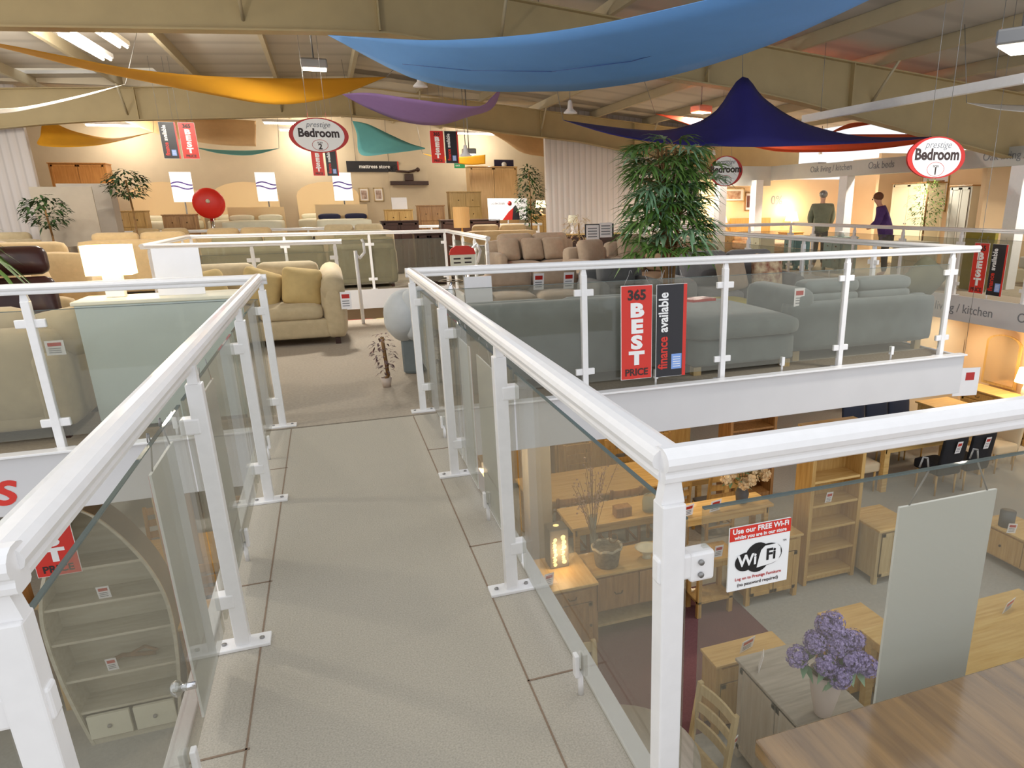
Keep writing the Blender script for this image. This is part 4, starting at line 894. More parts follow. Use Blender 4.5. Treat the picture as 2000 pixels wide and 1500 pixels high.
for k, x in enumerate((3.45, 3.8)): tag_card('grey ticket on the oak console, %s one' % ('left', 'second')[k], (x, 6.5, L(1.0)), .2, .15, .15)
t = table('small tall oak side table left of oak sideboard', (3.55, 6.12, F), 0, .52, .38, .72, OAK, name='side_table', leg=.05, shelf=.18)
tag_card('white ticket hanging in front of small tall oak side table', (3.5, 5.88, L(.78)), 0, .1, .15)
cabinet('aged oak sideboard with big basket on top behind glass', (2.62, 6.2, F), 0, 1.05, .5, .80, DARKOAK, OAKX, 0, 2, 'console_table', leg=.3, open_low=True, cat='table')
MBb = MB().box(-.46, .46, -.2, .2, .16, .19)
solo(MBb, 'low_shelf', PALEOAK, 'low oak shelf board under the aged oak console', 'shelf', (2.62, 6.2, F))
cabinet('aged oak cabinet with the patterned lamp standing on it', (1.82, 6.08, F), 0, .55, .68, .85, DARKOAK, OAKY, 1, 1, 'oak_cabinet', leg=.06)
# carved lamp: box with round and leafy glowing cut-outs
t = thing('carved_lamp', 'square grey carved lamp with glowing round cut-outs', 'lamp', (1.83, 6.25, L(.85)), .0)
MB().box(-.10, .10, -.10, .10, 0, .43, .012).build('body', mat('grey_carved', (128, 118, 104), .6), t)
mb = MB(); rnd = random.Random(4)
for face in range(2):
    for j in range(6):
        for i in range(2):
            u = -.045+.09*i+rnd.uniform(-.006, .006); z = .045+.055*j+.02*i; rr = rnd.choice((.02, .024, .017))
            pts = [(u+rr*math.cos(a*PI/6), z+rr*math.sin(a*PI/6)) for a in range(12)]
            if face == 0: mb.prism(pts, -.1025, -.1005, 'xz')
            else: mb.prism(pts, .1005, .1025, 'yz')
            if j < 5:
                z2 = z+.028; pts = [(u-.03, z2), (u-.01, z2+.012), (u+.014, z2+.004), (u-.004, z2-.008)]
                if face == 0: mb.prism(pts, -.1025, -.1005, 'xz')
                else: mb.prism(pts, .1005, .1025, 'yz')
mb.cyl((0, 0, .429), (0, 0, .434), .03)
mb.build('glowing_cutouts', mat('lamp_glow', (255, 222, 150), .5, emit=1.5), t)
ld = bpy.data.lights.new('lamp_bulb', 'POINT'); ld.energy = 4; ld.color = (1, .7, .4); ld.shadow_soft_size = .1
lo = bpy.data.objects.new('bulb', ld); COL.objects.link(lo); lo.parent = t; lo.location = (0, -.18, .2)
tag_card('grey ticket on the left end of the lamp cabinet', (1.62, 5.86, L(.85)), .2, .1, .15)
# basket with handle ring, filled with a dried branch vase
t = thing('wicker_basket', 'grey wicker basket with looped rim on aged oak console', 'basket', (2.33, 6.12, L(.80)))
MB().lathe([(.10, 0), (.12, .01), (.15, .22), (.155, .23), (.14, .225), (.13, .18), (.001, .17)], n=24).build('body', mat('grey_wicker', (146, 136, 118), .8, rgb2=(110, 100, 84), scale=30, bump=.5), t)
mb = MB(); mb.tube([(.15*math.cos(k*PI/12), .15*math.sin(k*PI/12), .215+.01*math.sin(k*2)) for k in range(25)], .014, 6); mb.build('rim', mat('pale_rope', (190, 180, 156), .8), t)
mb = MB(); mb.tube([(.08+.045*math.cos(k*PI/8), .02, .28+.05*math.sin(k*PI/8)) for k in range(17)], .006, 6); mb.build('handle', CANE, t)
t = thing('glass_vase', 'clear glass vase with dried pink twigs behind the basket', 'vase', (2.36, 6.62, L(.80)))
MB().lathe([(.035, 0), (.03, .02), (.035, .2), (.05, .34), (.048, .34), (.03, .2)]).build('glass', MATS['bottle_glass'], t)
rnd = random.Random(9); mb = MB(); fl_ = MB()
for k in range(26):
    a = rnd.uniform(0, 2*PI); q = rnd.uniform(.03, .30); z = rnd.uniform(.55, .95); p = Vector((q*math.cos(a), q*math.sin(a), z)); mb.tube([(0, 0, .05), tuple(p*.55+Vector((0, 0, .1))), tuple(p)], .0025, 4)
    for j in range(7): c = p*rnd.uniform(.6, 1.05)+Vector((rnd.uniform(-.03, .03), rnd.uniform(-.03, .03), rnd.uniform(-.03, .03))); fl_.sphere(c, rnd.uniform(.006, .013), 6, 4)
mb.build('twigs', CANE, t); fl_.build('blossom', mat('dried_pink', (176, 140, 118), .8, rgb2=(206, 176, 148), scale=30), t)
# glass jar, shell bowl, frame on second long console behind
table('long oak table behind the basket with jar and tray', (2.95, 7.16, F), 0, 1.5, .6, .90, OAKX, name='console_table', leg=.06)
solo(MB().lathe([(.07, 0), (.085, .02), (.09, .13), (.07, .2), (.06, .21), (.058, .2), (.08, .13), (.075, .02)], n=24), 'glass_jar', MATS['bottle_glass'], 'round clear glass jar with sparkles beside near post', 'jar', (3.2, 6.98, L(.90)))
solo(MB().box(-.10, .10, -.07, .07, 0, .12, .01), 'wooden_box', DARKOAK, 'small brown box left of the round glass jar', 'box', (2.86, 7.0, L(.90)))
solo(MB().lathe([(.05, 0), (.04, .03), (.06, .06), (.12, .11), (.13, .12), (.1, .1), (.03, .07)], n=16), 'shell_bowl', CREAMW, 'scalloped white shell bowl right of the basket', 'bowl', (2.78, 6.12, L(.80)))
solo(MB().lathe([(.07, 0), (.09, .02), (.12, .18), (.125, .2), (.11, .19), (.001, .17)], n=20), 'wicker_basket', MATS['pale_rope'], 'scalloped pale basket on low board under console', 'basket', (2.93, 6.05, L(.19)))
tag_card('white hanging ticket on pale basket under console', (2.88, 5.9, L(.2)), 0, .05, .12)
# floor lamp glow at left of near post
lamp('tall glowing lamp on aged console seen through walkway glass', (1.30, 7.5, L(.95)), .25, .09, .12, .3, power=8)
table('oak side table carrying tall glowing lamp', (1.30, 7.5, F), 0, .5, .4, .95, DARKOAK, name='side_table')
# dining set behind
table('long pale oak dining table surrounded by ladder-back chairs', (3.5, 8.45, F), 0, 2.9, .95, .77, OAKX)
for k, x in enumerate((2.45, 3.15, 3.85, 4.55)):
    chair('oak ladder-back chair on near side of long pale table, number %s from left' % ('one', 'two', 'three', 'four')[k], (x, 7.82, F), PI, DARKOAK if k < 2 else OAK, SLATE, .98)
for k, x in enumerate((2.45, 3.1, 3.75, 4.4)):
    chair('oak ladder-back chair on far side of long pale table, number %s from left' % ('one', 'two', 'three', 'four')[k], (x, 9.05, F), 0, OAK, SLATE, 1.02)
solo(MB().prism([(-.04, 0), (0, -.09), (.04, 0), (0, .09)], -.002, .002), 'tag', PAPER, 'white diamond ticket on the end of pale oak table', 'price card', (2.2, 7.95, L(.86)))
bookcase('oak bookcase against the wall under the platform', (5.6, 8.7, F), 0, .8, .35, 1.9, 5, DARKOAK)
for k, x in enumerate((2.2, 3.6, 5.0)):
    cabinet('oak cabinet along the back of the lower floor, %s' % ('left', 'middle', 'right')[k], (x, 10.6, F), 0, 1.1, .45, 1.5, OAK, None, 2, 2, 'tall_cabinet')
# dining set right
table('oak dining table with chunky legs beyond the bookcase', (8.75, 8.5, F), 0, 2.2, .95, .77, OAKX, leg=.1)
parsons('cream upholstered chair at the left end of chunky oak table', (7.42, 8.35, F), PI/2, mat('cream_fabric', (214, 196, 164), .9), 1.0)
for k, (x, y) in enumerate(((8.55, 7.85), (9.12, 7.85))):
    parsons('black fabric chair at near side of chunky table, %s' % ('left', 'right')[k], (x, y, F), PI)
    tag_card('white swing ticket on the %s black chair back' % ('left', 'right')[k], (x, 7.52, L(.72)), 0, .1, .2)
for k, x in enumerate((8.3, 8.8, 9.3)):
    parsons('dark blue chair on far side of chunky table, %s' % ('left', 'middle', 'right')[k], (x, 9.3, F), 0, mat('navy_fabric', (50, 58, 78), .85))
parsons('cream chair right of the two black chairs', (10.2, 8.2, F), -PI/2, MATS['cream_fabric'])
chair('spindle-back oak chair at right edge beyond black chairs', (10.7, 8.5, F), -PI/2+.6, OAK, BLACK, 1.0, 'oak dining chairs', 'spindle')
table('yellow oak table cut by the right picture edge', (11.6, 7.7, F), 0, 1.2, .9, .77, OAKX)
table('small oak table behind the spindle-back chair', (10.5, 9.6, F), 0, .8, .8, .75, OAKX)
cabinet('long oak television unit right of blank hanging sign', (7.62, 5.35, F), -PI/2, 1.3, .5, .5, OAK, OAKY, 0, 2, 'tv_unit', leg=.1)
solo(MB().cyl((0, 0, 0), (0, 0, .2), .09, n=20), 'dark_pot', SLATE, 'round dark slate pot on the long television unit', 'pot', (7.5, 5.72, L(.5)))
tag_card('white ticket in front of the dark slate pot', (7.38, 5.55, L(.5)), -.5, .1, .14)
# right lower room
cabinet('oak sideboard against lower right wall beneath mirror', (11.9, 9.6, F), -PI/2, 1.6, .5, .8, OAK, OAKY, 2, 2, 'oak_sideboard')
lamp('glowing warm table lamp at right edge of lower wall', (11.9, 9.2, L(.8)), .32, .14, .19, .26, power=18)
t = thing('leaning_mirror', 'arched oak framed mirror leaning on lower right wall', 'mirror', (12.3, 10.1, L(.8)), -PI/2)
arc = [(-.4, 0), (.4, 0), (.4, .85)]+[(.4*math.cos(k*PI/12), .85+.18*math.sin(k*PI/12)) for k in range(1, 12)]+[(-.4, .85)]
MB().prism(arc, -.015, .015).build('frame', OAK, t); MB().prism([(x*.86, .05+z*.93) for x, z in arc], -.02, -.016).build('mirror_glass', mat('mirror', (214, 184, 144), .12, .45), t)  # warmth of the reflected room is put into the mirror's base colour
for k, (y, z, w, h, art) in enumerate(((11.66, -1.12, .32, .3, ((200, 60, 50), (240, 220, 190))), (11.37, -1.07, .28, .32, ((226, 196, 120), (240, 226, 190))), (11.66, -1.45, .3, .28, ((206, 180, 120), (226, 206, 160))), (11.34, -1.4, .28, .3, ((110, 64, 30), (230, 190, 120))))):
    frame_pic(['small framed picture of red flowers on lower right wall', 'small yellow framed picture on lower right wall', 'small beige framed picture under red flowers one', 'brown picture with white squares on lower right wall'][k], (12.47, y, z), -PI/2, w, h, OAK, art)
t = thing('hanging_picture_sign', 'small pale hanging picture card right of platform corner', 'sign', (7.36, 6.5, -.62), -.2)
MB().box(-.17, .17, -.004, .004, -.18, .18).build('board', PAPER, t); MB().box(-.02, .1, -.006, -.004, .02, .12).build('print', REDD, t); MB().cyl((-.08, 0, .18), (-.08, 0, 4.6), .003, n=5).build('cord', METALG, t)
# --- left, under walkway: boat-shaped bookcase ---
t = thing('boat_bookcase', 'pale boat-shaped pointed bookcase with two drawers at bottom', 'bookcase', (-2.05, 6.2, F))
def hw_(z): # half width
    if z < 1.1: return .33+.12*math.sin(PI/2*z/1.1)
    return .45*math.cos((z-1.1)/(2.14-1.1)*PI/2)**.75
zs = [k*2.14/36 for k in range(37)]
for s_ in (-1, 1):
    mb = MB()
    for a, b in zip(zs, zs[1:]):
        xa, xb = s_*hw_(a), s_*hw_(b); ia, ib = xa-s_*.022, xb-s_*.022
        mb.prism([(xa, a), (xb, b), (ib, b), (ia, a)], -.02, .02+.28)
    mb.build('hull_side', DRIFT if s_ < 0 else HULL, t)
    mb = MB()
    for a, b in zip(zs, zs[1:]):
        xa, xb = s_*hw_(a), s_*hw_(b); mb.prism([(xa+s_*.006, a), (xb+s_*.006, b), (xb-s_*.02, b), (xa-s_*.02, a)], -.035, -.018)
    mb.build('edge_moulding', DRIFT, t)
mb = MB(); ins = [z for z in zs if hw_(z) > .03]
mb.prism([(hw_(z)-.012, z) for z in ins]+[(-hw_(z)+.012, z) for z in ins[::-1]], .27, .285); mb.build('back_panel', DRIFT, t)
for z in (.30, .62, .98, 1.3, 1.62): MB().box(-hw_(z)+.01, hw_(z)-.01, -.01, .28, z, z+.022).build('shelf', DRIFT, t)
MB().box(-.33, .33, -.03, .27, .0, .05).build('plinth', DRIFT, t)
for s_ in (-1, 1):
    dr = MB().box(s_*.17-.155, s_*.17+.155, -.045, -.01, .06, .285, .004).build('drawer', CREAMW, t); MB().sphere((s_*.17, -.055, .17), .018).build('knob', METALG, dr)
solo(MB().tube([(-.15, 0, .03), (-.05, .02, .06), (.1, 0, .05), (.2, .01, .03)], .02).tube([(0, 0, .06), (.12, .03, .10), (.22, 0, .06)], .014), 'driftwood', CANE, 'piece of brown driftwood on boat bookcase shelf', 'ornament', (-2.02, 6.33, L(.643)))
tag_card('white ticket on the driftwood shelf of boat bookcase', (-2.12, 6.24, L(.643)), 0, .08, .13)
tag_card('white ticket on the upper shelf of boat bookcase', (-2.05, 6.24, L(1.322)), 0, .09, .12)
# shelves and tables behind the boat bookcase
table('pale oak dining table behind the boat bookcase', (-1.4, 8.2, F), 0, 2.4, .9, .77, OAKX)
for k, x in enumerate((-2.2, -1.5, -.8)):
    chair('oak chair on near side of table behind boat bookcase, %s' % ('left', 'middle', 'right')[k], (x, 7.6, F), PI, OAK, SLATE, 1.0)
    chair('oak chair on far side of table behind boat bookcase, %s' % ('left', 'middle', 'right')[k], (x, 8.85, F), 0, OAK, OAK, 1.0)
cabinet('aged oak cabinet right of the boat bookcase', (-1.25, 6.5, F), 0, .75, .45, .9, DARKOAK, OAKX, 2, 2, 'oak_sideboard')
bookcase('oak bookcase beyond chairs under left platform', (-.05, 7.6, F), 0, .8, .35, 1.9, 5, OAK)
bookcase('oak bookcase left of the boat bookcase', (-3.3, 6.9, F), 0, .9, .35, 1.8, 5, DARKOAK)
plant('dried cream flower arrangement behind red sign at left', (-2.45, 6.95, L(1.1)), .8, .35, 4, 5, .16, .02, .1, PETAL, PETAL, 'flower_arrangement', 5, .5, 7)
cabinet('oak cabinet carrying the dried cream flowers', (-2.45, 6.95, F), 0, .6, .4, 1.1, OAK, None, 1, 2, 'oak_cabinet')
cabinet('cream painted chest of drawers at bottom left corner', (-1.55, 3.1, F), 0, .95, .45, 1.0, CREAMW, OAKX, 0, 6, 'chest_of_drawers')
table('large oak dining table under the walkway', (-.7, 4.4, F), 0, 1.2, .8, .77, OAKX)
# ================= plants =================
plant('tall bamboo palm with drooping green leaves behind balustrade', (3.76, 7.72, 0), 2.55, .92, 10, 19, .32, .021, .17, LEAF, LEAFB, seed=11, z_lo=.36, per=10)
plant('palm fronds entering at the left picture edge', (-3.45, 7.2, 0), 2.0, 1.5, 4, 6, .62, .024, .2, LEAF, LEAF, seed=4, z_lo=.7, per=8, droop=.7)
bush('bushy dark shrub standing tall left of the far beds', (-3.55, 17.0, .0), 2.34, .36, 320, .12, .03, seed=5, z0=1.75, pot=.2)
bush('small dark shrub among beige sofas at far left', (-4.75, 16.2, .0), 1.85, .36, 320, .12, .03, seed=6, z0=1.25, pot=.2)
bush('tall weeping fig in grey pot beside the cladding wall', (4.8, 17.7, 0), 2.55, .33, 620, .12, .028, seed=7, z0=1.05, pot=.22, potm=LGREY)
bush('loose leafy tree beside the cream wardrobe in right mezzanine', (12.62, 12.9, 0), 2.05, .38, 420, .10, .02, LEAF, seed=8, z0=.95, pot=.16)
t = bush('dry grass bunch on the cabinet beside the weeping fig', (5.3, 15.5, .6), .75, .3, 200, .2, .01, mat('dry_grass', (214, 190, 140), .8), 'grass_arrangement', 9, .07, .12)
cabinet('low mushroom cabinet carrying dry grass bunch', (5.3, 15.5, 0), 0, .6, .4, .6, PALEOAK, None, 1, 1, 'side_cabinet')
# ================= right platform details =================
cabinet('dark brown console table against cladding wall', (6.1, 16.8, 0), 0, 1.5, .45, .9, DARKW, OAKX, 0, 2, 'console_table', open_low=True, cat='table')
lamp('small white table lamp on dark console', (5.6, 16.8, .9), .25, .1, .13, .18, power=0, shm=CREAMW)
t = thing('price_sheet_stand', 'tilted stand of white printed price sheets above armchair', 'sign', (4.85, 12.98, 0), .1)
MB().box(-.3, .3, -.01, .01, .98, 1.22).build('board', SBLK, t)
for k in range(2):
    c = MB().box(-.28+.28*k, -.02+.28*k, -.02, -.012, .93+.04*k, 1.2+.04*k).build('sheet', PAPER, t)
    mb = MB()
    for j in range(4): mb.box(-.25+.28*k, -.06+.28*k, -.023, -.02, .98+.05*j+.04*k, 1.0+.05*j+.04*k)
    mb.build('print', GREYI, c)
MB().cyl((0, .03, 0), (0, .03, 1.0), .02).build('pole', METALG, t)
lamp('table lamp with bronze patterned shade right of dark cabinet', (2.72, 15.6, .75), .38, .17, .17, .42, power=3, shm=mat('bronze_shade', (196, 150, 92), .6, emit=.35), bm=mat('gold_base', (214, 178, 96), .3, .5))
cabinet('dark brown chest under the bronze lamp', (2.85, 15.7, 0), 0, .8, .45, .75, DARKW, None, 0, 4, 'chest_of_drawers')
for k, (x, w) in enumerate(((3.2, 1.5), (1.5, .9))):
    cabinet('low dark brown headboard cabinet in front of far balustrade, %s' % ('right', 'left')[k], (x+.2, 18.4, 0), 0, w, .4, 1.25, DARKW, None, 2, 0, 'dark_cabinet', leg=.02)
t = thing('poster_board', 'wide white poster with red wave and dark figure', 'poster', (4.35, 18.2, 1.22), 0)
MB().box(-.5, .5, -.01, .01, 0, .52).build('board', PAPER, t)
MB().prism([(-.15, 0), (.02, .2), (.2, .34), (.28, .2), (.3, 0)], -.014, -.01).build('red_shape', REDD, t); MB().prism([(.1, 0), (.14, .3), (.2, .36), (.26, .25), (.3, 0)], -.018, -.014).build('dark_shape', SBLK, t)
MB().cyl((.05, -.012, .40), (.05, -.016, .40), .055).build('red_badge', REDD, t); text('collection', .09, INK, t, (-.25, -.012, .40)); MB().cyl((0, 0, -1.2), (0, 0, 0), .02).build('pole', METALG, t)
# ================= far bedroom area (z = .7) =================
Z7 = .7
def bed(label, loc, rz=0, w=1.5, l=2.0, hb=1.2, hm=CREAMW, cov=PAPER, pil=None, group=None, arch=True):
    t = thing('bed', label, 'bed', loc, rz, group)   # headboard at +y
    if arch: poly = [(-w/2, 0), (w/2, 0), (w/2, hb*.75)]+[(w/2*math.cos(k*PI/10), hb*.75+hb*.25*math.sin(k*PI/10)) for k in range(1, 10)]+[(-w/2, hb*.75)]
    else: poly = [(-w/2, 0), (w/2, 0), (w/2, hb), (-w/2, hb)]
    MB().prism(poly, l/2, l/2+.08).build('headboard', hm, t)
    MB().box(-w/2, w/2, -l/2, l/2, .08, .32, .02).build('base', hm, t)
    MB().cushion((0, 0, .44), (w-.02, l-.02, .26), .07).build('mattress', cov, t)
    for s_ in (-1, 1): MB().cushion((s_*w/4, l/2-.25, .62), (w*.42, .4, .14), .06, puff=.02).build('pillow', pil or cov, t)
    return t
for k, (x, hm) in enumerate(((-4.2, mat('cream_headboard', (240, 214, 172), .8)), (-2.1, MATS['cream_headboard']), (.2, MATS['cream_headboard']))):
    bed('bed with tall arched cream headboard at back, %s' % ('left', 'middle', 'right')[k], (x, 23.4, Z7), 0, 1.8, 2., 1.62, hm, CREAMW, None, 'beds with arched cream headboards')
bed('low bed with white cover and navy pillow', (.5, 21.3, Z7), 0, 1.4, 1.8, .95, MATS['cream_headboard'], CREAMW, mat('navy_pillow', (30, 32, 66), .8), arch=False)
bed('low bed with red and white covers behind far balustrade', (-1.7, 21.15, Z7), 0, 1.4, 1.9, .9, MATS['cream_headboard'], CREAMW, None, arch=False)
LIL = mat('lilac_print', (130, 110, 214), .5)
for k, x in enumerate((-3.38, -1.35, .62)):
    t = thing('bed_poster', 'white poster with lilac waves above arched beds, %s' % ('left', 'middle', 'right')[k], 'poster', (x-.02, 22.3, 1.75), 0, 'white posters with lilac waves')
    MB().box(-.25, .25, -.01, .01, 0, .75).build('board', mat('bright_poster', (252, 252, 255), .5, emit=.5), t)
    for j in range(2):
        N = 14; a = [(-.25+.5*i/N, .48-.1*j+.04*math.sin(i/N*5+j)) for i in range(N+1)]; MB().prism(a+[(x_, z_-.035) for x_, z_ in a[::-1]], -.013, -.01).build('wave', LIL, t)
    MB().cyl((0, 0, -1.05), (0, 0, 0), .02).build('pole', METALG, t)
t = thing('red_round_chair', 'bright red round padded dish seat behind far balustrade', 'armchair', (-2.65, 20.8, Z7), 0)
MB().sphere((0, 0, 1.0), .37, 24, 14, (1, .35, 1)).build('dish', mat('bright_red', (232, 44, 30), .4), t); MB().sphere((0, -.13, 1.05), .05).build('button', CREAMW, t); MB().cyl((0, .05, 0), (0, .05, .7), .05).build('stand', CHROME, t)
def wardrobe(label, loc, rz=0, w=1.2, d=.6, h=2.0, m=PINE, top=None, group=None, doors=2, hm=BRONZE):
    return cabinet(label, loc, rz, w, d, h, m, top, doors, 0, 'wardrobe', group, hm, leg=.08, cat='wardrobe')
wardrobe('orange pine wardrobe at far left beyond the opening', (-5.85, 23.4, Z7), 0, 1.3, .6, 2.05, wood('orange_pine', (196, 132, 66), (216, 154, 86)))
wardrobe('rustic speckled pine wardrobe at far right beyond the opening', (4.95, 22.6, Z7), 0, 1.5, .6, 2.0, wood('rustic_pine', (196, 160, 112), (214, 182, 134)))
solo(MB().box(-.5, .5, -.02, .02, 0, 1.1), 'grey_screen', mat('grey_screen', (176, 164, 148), .7, var=.03), 'grey slatted partition screen left of the small shrub', 'screen', (-4.62, 16.9, .9), 0)
solo(MB().box(-.45, .45, -.25, .25, 0, 2.08, .01), 'grey_cupboard', mat('grey_cupboard', (186, 176, 164), .6, var=.03), 'plain grey tall cupboard left of bushy shrub', 'cupboard', (-4.45, 17.9, 0), 0)
# signs on far wall
t = thing('wall_sign', 'long black wall sign with white lettering behind beds', 'sign', (1.66, 25.07, 2.64)); MB().box(-.8, .8, -.02, .02, 0, .32).build('board', SBLK, t); text('mattress store', .16, SWHT, t, (.05, -.022, .16), bold=.003); MB().box(.76, .8, -.025, -.02, 0, .32).build('red_edge', RED, t); MB().cyl((-.5, 0, .3), (-.5, 0, 1.9), .006).cyl((.5, 0, .3), (.5, 0, 1.9), .006).build('cord', METALG, t)
t = thing('exit_sign', 'small green emergency exit sign beside rustic wardrobe', 'sign', (4.1, 23.2, 2.68)); MB().box(-.16, .16, -.02, .02, 0, .26).build('board', mat('exit_green', (40, 140, 92), .5, emit=.2), t); text('Fire', .09, SWHT, t, (-.06, -.022, .18)); text('exit', .09, SWHT, t, (-.06, -.022, .08)); MB().cyl((0, 0, .26), (0, 0, 1.5), .006).build('cord', METALG, t)
t = thing('wall_sign', 'dark blue sign standing on the rustic pine wardrobe', 'sign', (5.35, 22.6, 2.70)); MB().box(-.3, .3, -.02, .02, 0, .2).build('board', mat('dark_blue', (34, 32, 66), .5), t); MB().cyl((0, -.022, .06), (0, -.03, .06), .08).build('badge', SWHT, t)
t = thing('wall_shelf', 'dark floating shelf on the far beige wall', 'shelf', (2.74, 24.95, 2.24)); MB().box(-.6, .6, -.12, .12, 0, .12).build('board', DARKW, t); MB().box(-.62, .62, .1, .14, -1.5, .6).build('panel', PLASTER, t)
solo(MB().tube([(-.4, 0, .3), (0, 0, .28), (.35, 0, .36)], .035).box(-.14, .14, -.06, .06, 0, .22, .02).sphere((.3, 0, .35), .07, 10, 8), 'shelf_ornament', DARKW, 'dark animal-like ornament on floating shelf', 'ornament', (2.74, 24.93, 2.36))
cabinet('olive wood chest of drawers behind far balustrade', (3.7, 20.6, Z7), 0, .9, .45, 1.25, wood('olive_wood', (150, 118, 60), (176, 142, 84)), None, 0, 6, 'chest_of_drawers')
for k, (x, y, h, lb) in enumerate(((-3.3, 20.6, .95, 'left'), (1.9, 20.6, 1.0, 'middle'), (2.8, 20.9, 1.1, 'right of middle'), (-4.4, 20.9, 1.05, 'far left'))):
    cabinet('wooden bedside chest behind far balustrade, %s' % lb, (x, y, Z7), 0, .75, .45, h-.2, OAK if k % 2 else DARKOAK, None, 0, 4, 'chest_of_drawers', group=None)
solo(MB().box(-.2, .2, -.02, .02, 0, .3), 'blank_card', PAPER, 'white price board on chest behind far balustrade', 'card', (1.95, 20.6, 1.505))
lamp('small glowing lamp beside rustic pine wardrobe', (5.9, 20.6, 1.3), .2, .12, .16, .2, power=10)
cabinet('small pine cabinet under glowing lamp beside wardrobe', (5.9, 20.6, Z7), 0, .5, .4, .6, PINE, None, 0, 2, 'chest_of_drawers')
for k, (x, z) in enumerate(((1.3, 1.95), (1.75, 1.95))):
    frame_pic('small framed print standing behind right arched bed, %s' % ('left', 'right')[k], (x, 25.08, z), 0, .3, .42, PALEOAK, ((120, 90, 80), (220, 200, 190)))
# ================= right mezzanine rooms =================
wardrobe('tall cream wardrobe with brown top in right mezzanine room', (13.5, 14.1, 0), -PI/2, 1.15, .6, 1.99, mat('cream_wardrobe', (246, 232, 196), .5), DARKOAK, hm=METALG)
wardrobe('pale grey wardrobe with brown top right of the leafy tree', (13.1, 12.2, 0), -PI/2, .62, .55, 1.88, mat('pale_grey_wardrobe', (206, 206, 198), .5), DARKOAK, hm=METALG)
frame_pic('large framed picture with figures on right mezzanine wall', (14.98, 13.0, 1.785), -PI/2, .77, .9, PALEOAK, ((196, 150, 140), (110, 60, 56)), mount=.18)
frame_pic('small dark picture on peach wall between columns', (11.37, 18.27, 1.6), 0, .22, .5, DARKOAK, ((120, 70, 60), (90, 60, 50)))
frame_pic('wide framed picture on the peach wall behind the palm', (10.85, 18.27, 1.78), 0, .75, .36, PALEOAK, ((210, 190, 170), (150, 110, 90)))
frame_pic('orange lit picture behind the purple-coated person', (14.98, 15.1, 1.75), -PI/2, .9, .9, OAK, ((214, 140, 60), (120, 80, 50)))
for k, (x, y, lb) in enumerate(((10.3, 17.95, 'behind the palm'), (12.65, 17.95, 'under the 0% lettering'))):
    lamp('glowing cream table lamp %s' % lb, (x, y, .75), .3, .13, .2, .25, power=22, col=(1, .78, .5))
    cabinet('oak bedside chest carrying glowing lamp %s' % lb, (x, y, 0), 0, .6, .45, .75, OAK, None, 0, 4, 'chest_of_drawers')
bed('bed with orange patterned bedding against peach wall', (11.45, 17.2, 0), 0, 1.3, 2., 1.15, OAK, mat('orange_cover', (226, 168, 128), .8, rgb2=(246, 226, 200), scale=14), arch=False)
bush('bunch of pale pink potpourri flowers under the large picture', (13.2, 11.55, .95), .32, .16, 160, .05, .02, PETAL, 'flower_arrangement', 12, .06, .08)
cabinet('pale cabinet under the pink potpourri flowers', (13.2, 11.6, 0), -PI/2, .6, .45, .95, mat('pale_grey_wardrobe', (206, 206, 198), .5), None, 1, 1, 'side_cabinet')
bed('bed with pale green-white covers behind mezzanine glass', (13.2, 9.3, 0), -PI/2, 1.5, 2.0, 1.0, CREAMW, LGREY, arch=False)
OLP = mat('olive_panel', (150, 138, 50), .6, var=.1)
t = thing('olive_headboard', 'tall olive green headboard panel behind the mezzanine BEST sign', 'headboard', (11.0, 9.85, 0), -PI/2); MB().box(-.32, .32, -.04, .04, 0, 1.02, .01).build('panel', OLP, t); MB().box(-.3, .3, 0, .3, 0, .25).build('foot', OLP, t)
for k, (x, y, w, m_, lb) in enumerate(((10.3, 16.0, .6, CREAMW, 'cream chest behind glass near the tall column'), (11.0, 13.8, .7, mat('pale_blue_chest', (150, 178, 180), .5), 'pale blue chest behind the mezzanine glass'), (10.9, 11.4, .8, CREAMW, 'cream chest right of the purple-coated person'), (10.6, 14.9, .5, mat('teal_chest', (96, 130, 134), .5), 'teal chest behind grey-coated person'))):
    cabinet(lb, (x+.1, y, 0), -PI/2, w, .45, .8, m_, None, 0, 4, 'chest_of_drawers')
solo(MB().lathe([(.07, 0), (.09, .1), (.02, .12)]), 'white_pot', WPL, 'little white pot on the pale blue chest', 'pot', (11.1, 13.8, .80))
person('person in grey-green coat and grey cap standing in mezzanine', (11.42, 14.98, 0), 2.6, 1.80, COATG, JEANS, cap=True, arm_fwd=.05)
person('person in purple coat leaning forward over mezzanine chest', (11.25, 12.5, 0), 3.95, 1.72, COATP, JEANS, lean=.35, arm_fwd=.2)
# ================= ceiling lights =================
batten('long glowing batten light above the yellow sail', (-2.9, 13.2, 3.78), 1.8, 1.52, 120)
batten('second thinner batten beside the long glowing batten', (-2.55, 12.8, 3.88), 1.6, 1.52, 60)
for k, (x, y, z) in enumerate(((-6.0, 8.0, 3.6), (2.6, 13.5, 3.75), (6.6, 15.5, 3.5), (-6.0, 14.5, 3.6), (2.0, 6.0, 3.75), (-3.0, 5.0, 3.7), (7.5, 7.0, 3.3))):
    if k in (1, 2, 4, 6): continue
    batten('added ceiling batten for fill, outside the main view, %s' % ('left', '', '', 'rear left', '', 'near left', 'right')[k], (x, y, z), 1.5, PI/2, 90)  # unseen battens added to brighten the hall
floodlight('square floodlight glowing above the yellow sail tip', (.12, 11.3, 3.36), 0, 140, .4)
floodlight('bright white floodlight at the top right corner', (5.38, 4.72, 2.72), .5, 38, .9, w=.5)
floodlight('bright floodlight beside the navy sail peak', (6.9, 12.9, 3.2), .3, 150, .4)
solo(MB().box(-1.9, 1.9, -.04, .04, 0, .10), 'lighting_trunking', WPL, 'long white lighting trunking running toward top right', 'trunking', (7.0, 7.9, 2.72), PI/2)
